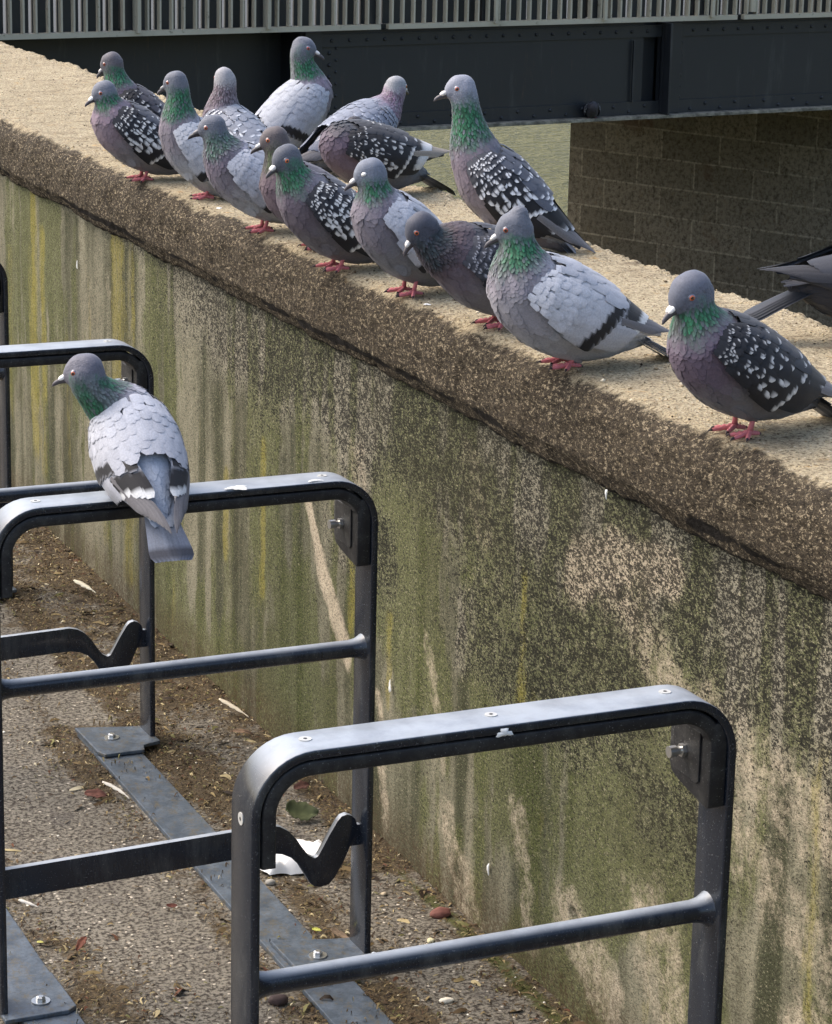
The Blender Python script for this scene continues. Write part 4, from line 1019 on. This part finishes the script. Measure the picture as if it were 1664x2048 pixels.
CO = .8500
def bird(*a, **k): return make_pigeon(*a, **k)
GL = [
('large pale grey pigeon in front with two black wing bars and fluffed green neck', (.705, .760, CO), 182, dict(pitch=24, hd=(.086, 0, .188), wa=152, hpitch=-24, k=.99, leg=.016, puff=1.10, neckw=1.38, fat=1.20, seed=14, crest=1, ruff=1.4, iris=(150, 70, 40), palmod=dict(cov=(164, 166, 172), belly=(146, 148, 153), breast=(136, 134, 140)))),
('black chequered pigeon with bright white cere, rightmost whole bird on the coping', (.729, .360, CO), 190, dict(pitch=26, hd=(.090, 0, .176), wa=186, hpitch=-30, k=1.0, leg=.026, pal='dark', puff=1.04, neckw=1.41, seed=15, iris=(176, 90, 50), headscale=1.15, palmod=dict(fleck=.8, cere=(238, 234, 230), spotp=.6))),
('dark brown necked pigeon with its head bowed, behind the big pale one', (.735, 1.030, CO), 186, dict(pitch=22, hd=(.132, 0, .150), wa=166, hpitch=-48, k=.98, leg=.020, pal='checker', puff=1.08, neckw=1.2, fat=1.14, seed=13, ruff=1.6, palmod=dict(neck2=(78, 54, 58), neck1=(42, 52, 58), spotp=.95, head=(62, 65, 76), cov=(56, 58, 66), spot=(140, 142, 150), back=(50, 52, 60)))),
('tallest pigeon, alert with stretched neck and white speckled wings, at the back edge', (1.02, 1.60, CO), 156, dict(pitch=42, hd=(.086, 0, .250), wa=169, hpitch=-12, k=1.04, leg=.034, pal='checker', neckw=1.4, seed=12, palmod=dict(fleck=1.1, spotp=1.1, spot=(214, 216, 220), cov=(56, 60, 70), head=(122, 126, 138), breast=(116, 106, 114), belly=(116, 110, 114)))),
('pale barred pigeon asleep with a white closed eyelid', (.712, 1.286, CO), 192, dict(pitch=36, hd=(.078, 0, .190), wa=161, hpitch=-24, k=.98, leg=.030, neckw=1.41, seed=11, eye='closed', palmod=dict(belly=(112, 114, 120), head=(104, 110, 122)))),
('dark chequered pigeon with an orange eye, in front of the brownish one', (.690, 1.512, CO), 188, dict(pitch=32, hd=(.094, 0, .180), wa=190, hpitch=-26, k=.99, leg=.024, pal='checker', puff=1.03, neckw=1.41, seed=8, iris=(200, 104, 54), palmod=dict(fleck=1.35, spotp=1.0, head=(76, 80, 90), breast=(92, 84, 92), belly=(100, 97, 102)))),
('plain brownish pigeon half hidden behind the orange eyed one', (.735, 1.700, CO), 178, dict(pitch=30, hd=(.084, 0, .186), wa=157, hpitch=-20, k=.97, leg=.020, pal='brown', neckw=1.38, seed=7, iris=(190, 96, 44))),
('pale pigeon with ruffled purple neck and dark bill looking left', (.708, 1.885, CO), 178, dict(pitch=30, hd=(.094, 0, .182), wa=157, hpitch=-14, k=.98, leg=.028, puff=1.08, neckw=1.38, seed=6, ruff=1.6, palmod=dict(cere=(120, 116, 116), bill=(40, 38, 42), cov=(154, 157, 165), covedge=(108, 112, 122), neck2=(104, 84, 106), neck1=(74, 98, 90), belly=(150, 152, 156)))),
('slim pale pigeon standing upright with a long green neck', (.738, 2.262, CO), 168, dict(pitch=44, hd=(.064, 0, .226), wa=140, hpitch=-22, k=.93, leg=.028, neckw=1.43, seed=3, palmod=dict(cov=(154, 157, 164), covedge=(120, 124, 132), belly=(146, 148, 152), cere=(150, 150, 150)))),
('chequered pigeon with pink breast and white cere, front one of the far left pair', (.700, 2.512, CO), 184, dict(pitch=32, hd=(.082, 0, .174), wa=174, hpitch=-24, k=.98, leg=.026, pal='checker', puff=1.03, neckw=1.43, seed=2, palmod=dict(fleck=1.35, spotp=.9, neck2=(128, 102, 122), breast=(126, 112, 120), head=(98, 102, 112), cere=(238, 236, 232), belly=(116, 114, 118)))),
('dark pigeon at the far left, behind the pink breasted one', (.800, 2.80, CO), 168, dict(pitch=40, hd=(.078, 0, .200), wa=144, hpitch=-34, k=.96, leg=.024, pal='dark', neckw=1.38, seed=1, palmod=dict(head=(82, 80, 86), back=(84, 82, 90), spotp=.6))),
('white speckled pigeon turned away with its head low on its shoulders', (.880, 2.47, CO), 118, dict(pitch=34, hd=(.058, 0, .200), wa=82, hpitch=-20, k=.95, leg=.020, pal='checker', neckw=1.41, seed=4, ruff=1.3, palmod=dict(fleck=1.35, spotp=1.1, spot=(216, 220, 226), cov=(104, 108, 120), dark=(70, 72, 80), head=(140, 140, 144), neck1=(104, 92, 100), neck2=(108, 90, 102), back=(150, 154, 162)))),
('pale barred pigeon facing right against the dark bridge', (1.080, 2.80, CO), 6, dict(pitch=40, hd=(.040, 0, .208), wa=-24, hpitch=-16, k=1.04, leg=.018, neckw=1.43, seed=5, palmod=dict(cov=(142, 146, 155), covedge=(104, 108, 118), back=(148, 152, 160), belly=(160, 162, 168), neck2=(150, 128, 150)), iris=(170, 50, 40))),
('pale pigeon looking away over the river, behind the preening one', (1.105, 2.52, CO), 16, dict(pitch=24, hd=(.112, 0, .160), wa=32, hpitch=-10, k=1.02, leg=.014, neckw=1.41, seed=9, pal='checker', palmod=dict(spotp=.9, cov=(112, 118, 132), dark=(88, 93, 106), spot=(160, 166, 178), back=(122, 128, 141), head=(134, 136, 140), neck1=(122, 100, 118), neck2=(134, 112, 130), tail=(130, 134, 142)))),
('black pigeon preening with its head tucked over its back and wing hanging loose', (1.035, 2.215, CO), 192, dict(pitch=20, hd=(.022, -.026, .122), wa=355, hpitch=-40, k=1.02, leg=.016, pal='dark', neckw=1.5, puff=1.05, seed=10, wing_drop=-9, tail_fan=9, tail_pitch=4, fat=1.06, palmod=dict(sect=1, spotp=.55, neck1=(52, 46, 54), neck2=(50, 44, 52), head=(46, 46, 54), back=(58, 60, 66), tail=(96, 100, 110), prim=(124, 116, 106)))),
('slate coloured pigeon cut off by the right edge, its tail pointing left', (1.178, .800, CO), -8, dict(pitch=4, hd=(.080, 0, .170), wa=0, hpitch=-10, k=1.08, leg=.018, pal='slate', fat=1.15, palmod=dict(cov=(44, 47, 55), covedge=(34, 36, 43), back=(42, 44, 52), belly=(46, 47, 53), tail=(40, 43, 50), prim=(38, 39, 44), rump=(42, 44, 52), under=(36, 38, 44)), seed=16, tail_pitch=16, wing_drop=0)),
]
for lb, lc, az_, kw_ in GL:
    wa = kw_.pop('wa'); kw_['hyaw'] = wa-az_
    make_pigeon(lb, lc, az_, **kw_)
bird('pale grey pigeon seen from behind, perched on a bicycle rack, head turned left', (.190, .930, RH+.001), 89, pitch=33, hd=(.038, .060, .166), hyaw=64, hpitch=-14, k=.96, leg=.003, legoff=.020, neckw=1.49, headscale=1.15, puff=1.05, fat=1.08, seed=17, tail_fan=7, palmod=dict(cov=(156, 158, 165), back=(158, 161, 169), rump=(142, 150, 163), tail=(112, 118, 130), head=(92, 92, 102), cere=(238, 236, 236)), group='pigeon perched on a rack')
ba_ = R(8); bx_ = 4.25
bird('tiny dark pigeon roosting on the bottom flange of the bridge', (3.2612+bx_*math.cos(ba_)+.06*math.sin(ba_), 13.5+bx_*math.sin(ba_)-.06*math.cos(ba_), zb+.012), 250, pitch=24, hd=(.030, 0, .095), hyaw=40, hpitch=-20, k=.92, leg=.004, pal='dark', neckw=1.4, seed=18, fine=.3, palmod=dict(cov=(40, 42, 46), belly=(50, 50, 52), breast=(52, 50, 54), neck1=(44, 50, 50), neck2=(48, 46, 50), head=(48, 50, 56)), group='pigeon on the bridge')

# ------------------------------------------------------------------ ground litter
def litter():
    N = 42000
    x = rng.uniform(-.35, .70, N*4); y = rng.uniform(.15, 4.0, N*4)
    p = soilmask(x, y)**1.2*1.3 + .04
    # keep denser near the camera-visible strip
    keep = rng.random(len(x)) < p
    x, y = x[keep][:N], y[keep][:N]; n = len(x)
    on_rail = ((x > .391) & (x < .4645)) | ((x > .02) & (x < .0925))
    k2 = ~on_rail | (rng.random(n) < .14); x, y, on_rail = x[k2], y[k2], on_rail[k2]; n = len(x)
    L = rng.uniform(.003, .010, n)*np.where(rng.random(n) < .05, rng.uniform(1.5, 3.2, n), 1); Wd = L*rng.uniform(.10, .42, n); an = rng.uniform(0, 2*np.pi, n)
    cur = rng.uniform(-.9, .9, n); lift = rng.uniform(.0004, .0035, n)+on_rail*.0075
    pal = np.array([s2l(c) for c in [(98, 82, 54), (80, 64, 42), (122, 106, 72), (66, 50, 32), (44, 34, 24), (98, 94, 56), (150, 136, 100), (88, 56, 38), (60, 48, 36), (186, 176, 146)]])
    pal = pal*1.0; pc = pal[rng.choice(10, n, p=[.17, .16, .14, .15, .12, .09, .07, .04, .04, .02])]*rng.uniform(.75, 1.2, n)[:, None]
    V = []; C = []
    for t in (-1, -.33, .33, 1):
        a = an+cur*t*.8
        wx = Wd*(1-abs(t)*.65)
        px = x+np.cos(an)*L*t*.5-np.sin(an)*cur*L*.25*t*t; py = y+np.sin(an)*L*t*.5+np.cos(an)*cur*L*.25*t*t
        z = lift*(1.2-t*t*.9+rng.uniform(-.2, .2, n))+.0008+on_rail*.0008
        for s in (-1, 1):
            V.append(np.stack([px-np.sin(a)*wx*s*.5, py+np.cos(a)*wx*s*.5, z+s*wx*.25], -1)); C.append(pc)
    V = np.stack(V, 1).reshape(-1, 3); C = np.stack(C, 1).reshape(-1, 3)
    b = np.arange(n)*8
    F = np.concatenate([np.stack([b+2*j, b+2*j+1, b+2*j+3, b+2*j+2], -1) for j in range(3)])
    o = link('leaf_litter', mesh_np('leaf_litter', V, F, C, smooth=False), MT['litter']); tag(o, 'brown mossy plant litter scattered over the ground along the wall', 'litter', kind='stuff')
litter()
def grit():
    n = 1500
    x = rng.uniform(-.35, .695, n); y = rng.uniform(.15, 4.0, n); rail = ((x > .385) & (x < .470)) | ((x > .015) & (x < .1))
    x, y = x[~rail], y[~rail]; n = len(x)
    base = np.array([(1, 0, 0), (0, 1, 0), (-1, 0, 0), (0, -1, 0), (0, 0, 1), (0, 0, -1)], float)
    Fo = np.array([(0, 1, 4), (1, 2, 4), (2, 3, 4), (3, 0, 4), (1, 0, 5), (2, 1, 5), (3, 2, 5), (0, 3, 5)])
    sz = rng.uniform(.0011, .0034, n)*np.where(rng.random(n) < .06, 1.8, 1); sh = rng.uniform(.6, 1.3, (n, 6, 1))
    V = base[None]*sz[:, None, None]*sh*np.array((1, 1, .55)); an = rng.uniform(0, 6.28, n)
    c, s = np.cos(an)[:, None], np.sin(an)[:, None]
    X = V[..., 0]*c-V[..., 1]*s; Y = V[..., 0]*s+V[..., 1]*c
    V = np.stack([X+x[:, None], Y+y[:, None], V[..., 2]+sz[:, None]*.2], -1).reshape(-1, 3)
    pal = np.array([s2l(c) for c in [(200, 190, 168), (170, 156, 130), (140, 122, 96), (222, 216, 200), (96, 82, 66)]])
    C = np.repeat(pal[rng.choice(5, n, p=[.22, .28, .25, .08, .17])], 6, axis=0)
    F = (np.arange(n)[:, None, None]*6+Fo[None]).reshape(-1, 3)
    o = link('grit', mesh_np('grit', V, F, C, smooth=False), MT['litter']); tag(o, 'small pale grit and pebbles scattered over the asphalt', 'grit', kind='stuff')
grit()
def coping_crumbs():
    n = 5200
    y = rng.uniform(-.3, 5.2, n); x = .69+.47*rng.random(n)**1.0
    z = np.full(n, .8500)
    base = np.array([(1, 0, 0), (0, 1, 0), (-1, 0, 0), (0, -1, 0), (0, 0, 1), (0, 0, -1)], float)
    Fo = np.array([(0, 1, 4), (1, 2, 4), (2, 3, 4), (3, 0, 4), (1, 0, 5), (2, 1, 5), (3, 2, 5), (0, 3, 5)])
    sz = rng.uniform(.0010, .0026, n)*np.where(rng.random(n) < .05, 1.8, 1); sh = rng.uniform(.5, 1.3, (n, 6, 1))
    V = base[None]*sz[:, None, None]*sh*np.array((1, 1, .6)); an = rng.uniform(0, 6.28, n); c, s = np.cos(an)[:, None], np.sin(an)[:, None]
    X = V[..., 0]*c-V[..., 1]*s; Y = V[..., 0]*s+V[..., 1]*c
    V = np.stack([X+x[:, None], Y+y[:, None], V[..., 2]+z[:, None]], -1).reshape(-1, 3)
    pal = np.array([s2l(q) for q in [(176, 160, 126), (140, 124, 96), (90, 76, 56), (206, 196, 172), (58, 48, 38)]])
    C = np.repeat(pal[rng.choice(5, n, p=[.3, .28, .2, .08, .14])], 6, axis=0)
    o = link('crumbs', mesh_np('crumbs', V, (np.arange(n)[:, None, None]*6+Fo[None]).reshape(-1, 3), C, smooth=False), MT['litter']); tag(o, 'gritty sand and stone crumbs lying on the coping', 'grit', kind='stuff')
coping_crumbs()
def leaf(label, loc, L, Wd, col, rz, curl=.25, seed=1, tip=0, cat='leaf', name='fallen_leaf', z=.009):
    rs = np.random.default_rng(seed); nu, nv = 12, 7; V = []; C = []; F = []
    for i in range(nu):
        a = i/(nu-1); wv = Wd*(math.sin(math.pi*min(a*.93+.06, 1))**.75)*(1+.22*rs.uniform(-1, 1))
        for j in range(nv):
            b = j/(nv-1)*2-1
            zz_ = curl*Wd*abs(b)*.5+curl*L*.5*(a-.5)**2*2*(1 if seed % 2 else -1)+rs.uniform(-1, 1)*L*.02
            V.append(((a-.5)*L, b*wv*.5, zz_)); k = rs.uniform(.8, 1.15)*(1.25 if abs(b) < .1 else 1); C.append(np.array(s2l(col))*k*(1-.35*(rs.random() < .2)))
    for i in range(nu-1):
        for j in range(nv-1): F.append((i*nv+j, i*nv+j+1, (i+1)*nv+j+1, (i+1)*nv+j))
    me = mesh_np(name, V, F, np.array(C)); o = link(name, me, MT['litter'], None, (loc[0], loc[1], z)); o.rotation_euler = (Matrix.Rotation(.42, 3, 'X') @ Matrix.Rotation(rz, 3, 'Z') @ Matrix.Rotation(tip, 3, 'Y')).to_euler()
    tag(o, label, cat); sm = o.modifiers.new('t', 'SOLIDIFY'); sm.thickness = .0005; return o
leaf('dull red brown leaf beside a white feather, left of the ground rail', (.337, 1.632), .036, .020, (98, 64, 54), R(-18), .25, 2)
leaf('tan curled leaf at the foot of the wall behind the nearest rack', (.672, 1.60), .040, .017, (176, 138, 84), R(60), .5, 3, .3, z=.012)
leaf('small dark red leaf under the tan curled one', (.655, 1.555), .028, .018, (76, 50, 42), R(10), .3, 4, 0)
leaf('crumpled dark green leaf beyond the hook of the wheel holder', (.610, 1.44), .052, .045, (70, 76, 50), R(-15), .35, 5, .1, z=.009)
leaf('narrow red brown leaf on the bare asphalt in the lower left', (.157, 1.093), .030, .011, (104, 64, 50), R(50), .35, 6, 0)
leaf('tiny dark red leaf in the middle of the bare asphalt', (.312, 1.170), .016, .008, (92, 54, 44), R(-12), .3, 7, 0)
leaf('small bright yellow green leaf beside the ground rail', (.476, 1.022), .014, .0065, (190, 190, 92), R(-25), .2, 8, 0)
leaf('dull brown flat leaf next to the yellow green one', (.500, .995), .030, .012, (122, 104, 84), R(-50), .2, 9, 0)
leaf('brown curled leaf strip at the wall base beyond the third rack post', (.652, 1.83), .040, .010, (130, 106, 84), R(-20), .5, 10, 0)
leaf('small yellow leaf on the litter beside the lower left rail', (.105, 1.115), .010, .0045, (196, 190, 110), R(-15), .2, 12, 0)
# feathers
def ground_feather(label, loc, L, Wd, rz, bend=.12, col=(206, 200, 186), seed=1):
    nu, nv = 16, 5; V = []; C = []; F = []; rs = np.random.default_rng(seed)
    for i in range(nu):
        a = i/(nu-1); wv = 0.0006 if a < .25 else Wd*math.sin(math.pi*min(1, (a-.22)/.82))**.6
        for j in range(nv):
            b = j/(nv-1)*2-1
            V.append((a*L, b*wv*.5+bend*L*(a-.5)**2+rs.uniform(-1, 1)*wv*.16, .002+.004*(1-b*b)*.4+.003*a)); C.append(np.array(s2l(col))*(1.05 if j == 2 else .92))
    for i in range(nu-1):
        for j in range(nv-1): F.append((i*nv+j, i*nv+j+1, (i+1)*nv+j+1, (i+1)*nv+j))
    o = link('feather', mesh_np('feather', V, F, np.array(C)), MT['litter'], None, (loc[0], loc[1], .006)); o.rotation_euler = (Matrix.Rotation(.25, 3, 'X') @ Matrix.Rotation(rz, 3, 'Z')).to_euler()
    sm = o.modifiers.new('t', 'SOLIDIFY'); sm.thickness = .0004
    tag(o, label, 'feather', 'loose feathers on the ground'); return o
ground_feather('long white feather across the dull red leaf', (.385, 1.600), .058, .008, R(120), .3)
ground_feather('pale ragged feather against the wall base, left of the nearest rack', (.690, 1.90), .07, .010, R(118), .15, (196, 186, 164))
ground_feather('white feather under the cross bar of the nearest rack, quill down', (.500, .855), .045, .016, R(75), .1, (206, 214, 222))
ground_feather('small dirty white feather on the asphalt in the lower left', (.135, 1.235), .030, .006, R(140), .2, (214, 208, 196))
ground_feather('off white feather at the far end of the strip beside the wall', (.655, 2.70), .06, .013, R(120), .2, (224, 216, 190))
# tissue
def tissue():
    nu = nv = 26; V = []; F = []
    for i in range(nu):
        for j in range(nv):
            a, b = i/(nu-1)*2-1, j/(nv-1)*2-1
            rr = 1+.12*math.sin(4*math.atan2(b, a)+1)
            z = .006+.012*fbm(a*1.7+5, b*1.7, 8, 3)+.010*abs(math.sin(a*3.1+b*2.0))**.6
            e = max(abs(a), abs(b)); z *= (1-e**6*.7)
            V.append((a*.056*rr, b*.036*rr, float(z)*1.5))
    for i in range(nu-1):
        for j in range(nv-1): F.append((i*nv+j, i*nv+j+1, (i+1)*nv+j+1, (i+1)*nv+j))
    o = link('paper_tissue', mesh_np('paper_tissue', V, F), MT['paper'], None, (.538, 1.268, .001)); o.rotation_euler = (R(8), 0, R(-4))
    tag(o, 'crumpled white tissue on the ground behind the hook of the wheel holder', 'paper tissue')
tissue()
def stone(label, loc, s, col, seed, name='stone', cat='stone', rz=0):
    bm = bmesh.new(); bmesh.ops.create_icosphere(bm, subdivisions=3, radius=1)
    for v in bm.verts:
        k = 1+.25*(float(fbm(v.co.x*1.3+seed, v.co.y*1.3+v.co.z, seed, 3))-.5)*2
        v.co = Vector((v.co.x*s[0]*k, v.co.y*s[1]*k, v.co.z*s[2]*k))
    me = bpy.data.meshes.new(name); bm.to_mesh(me); bm.free(); me.polygons.foreach_set('use_smooth', np.ones(len(me.polygons), bool))
    o = link(name, me, mat_simple('stone_surface_%d' % seed, s2l(col), .85, 0, .3, 90, .5), None, (*loc, s[2]*.7)); o.rotation_euler = (0, 0, rz); tag(o, label, cat)
stone('red brown brick chip by the wall base', (.664, 1.022), (.0165, .010, .008), (112, 70, 60), 3, 'brick_chip', 'brick chip', R(-15))
stone('dark brown round nut on the litter at the bottom, left of the rail', (.350, .835), (.013, .010, .008), (58, 44, 40), 5, 'nut', 'nut')
stone('round cream pebble between the second rack post and the wall', (.616, .945), (.0055, .0055, .004), (206, 198, 160), 7, 'pebble', 'pebble')
stone('white oval pebble at the bottom edge right of the rail', (.560, .762), (.010, .006, .004), (214, 206, 186), 9, 'pebble', 'pebble')
stone('grey rounded pebble beside the rail below the tissue', (.478, 1.215), (.008, .006, .005), (150, 146, 136), 11, 'pebble', 'pebble')
for i, (yy_, zz_, s_, lb) in enumerate([(1.293, .255, .0045, 'white dropping speck on the wall between the second and nearest racks'), (2.95, .62, .004, 'small white streak high on the wall near its left end'), (.93, .105, .004, 'thin white curl stuck low on the wall above the nearest cross bar'), (.565, .735, .0028, 'tiny white streak on the dark coping face to the right')]):
    o = splat('bird_dropping', ((.6985 if zz_ < .72 else .668)-.0045, yy_, zz_), s_, i+20, lb, (2.0, .8), .0015, 0, (0, R(-90), 0))
# scatter of droppings on the coping
for i, (x_, y_, s_, lb) in enumerate([(.86, .47, .014, 'largest white dropping on the coping, left of the rightmost whole pigeon'), (.715, 2.14, .006, 'small white dropping on the coping by the feet of the slim pale pigeon'), (.70, 1.20, .005, 'small white dropping on the coping beside the sleeping pigeon'), (.80, .25, .007, 'pale dropping on the coping near the right edge'), (.75, 1.75, .006, 'small white dropping on the coping near the brownish pigeon')]):
    splat('bird_dropping', (x_, y_, .8505), s_, i+40, lb, (1, .7), .0015, i)
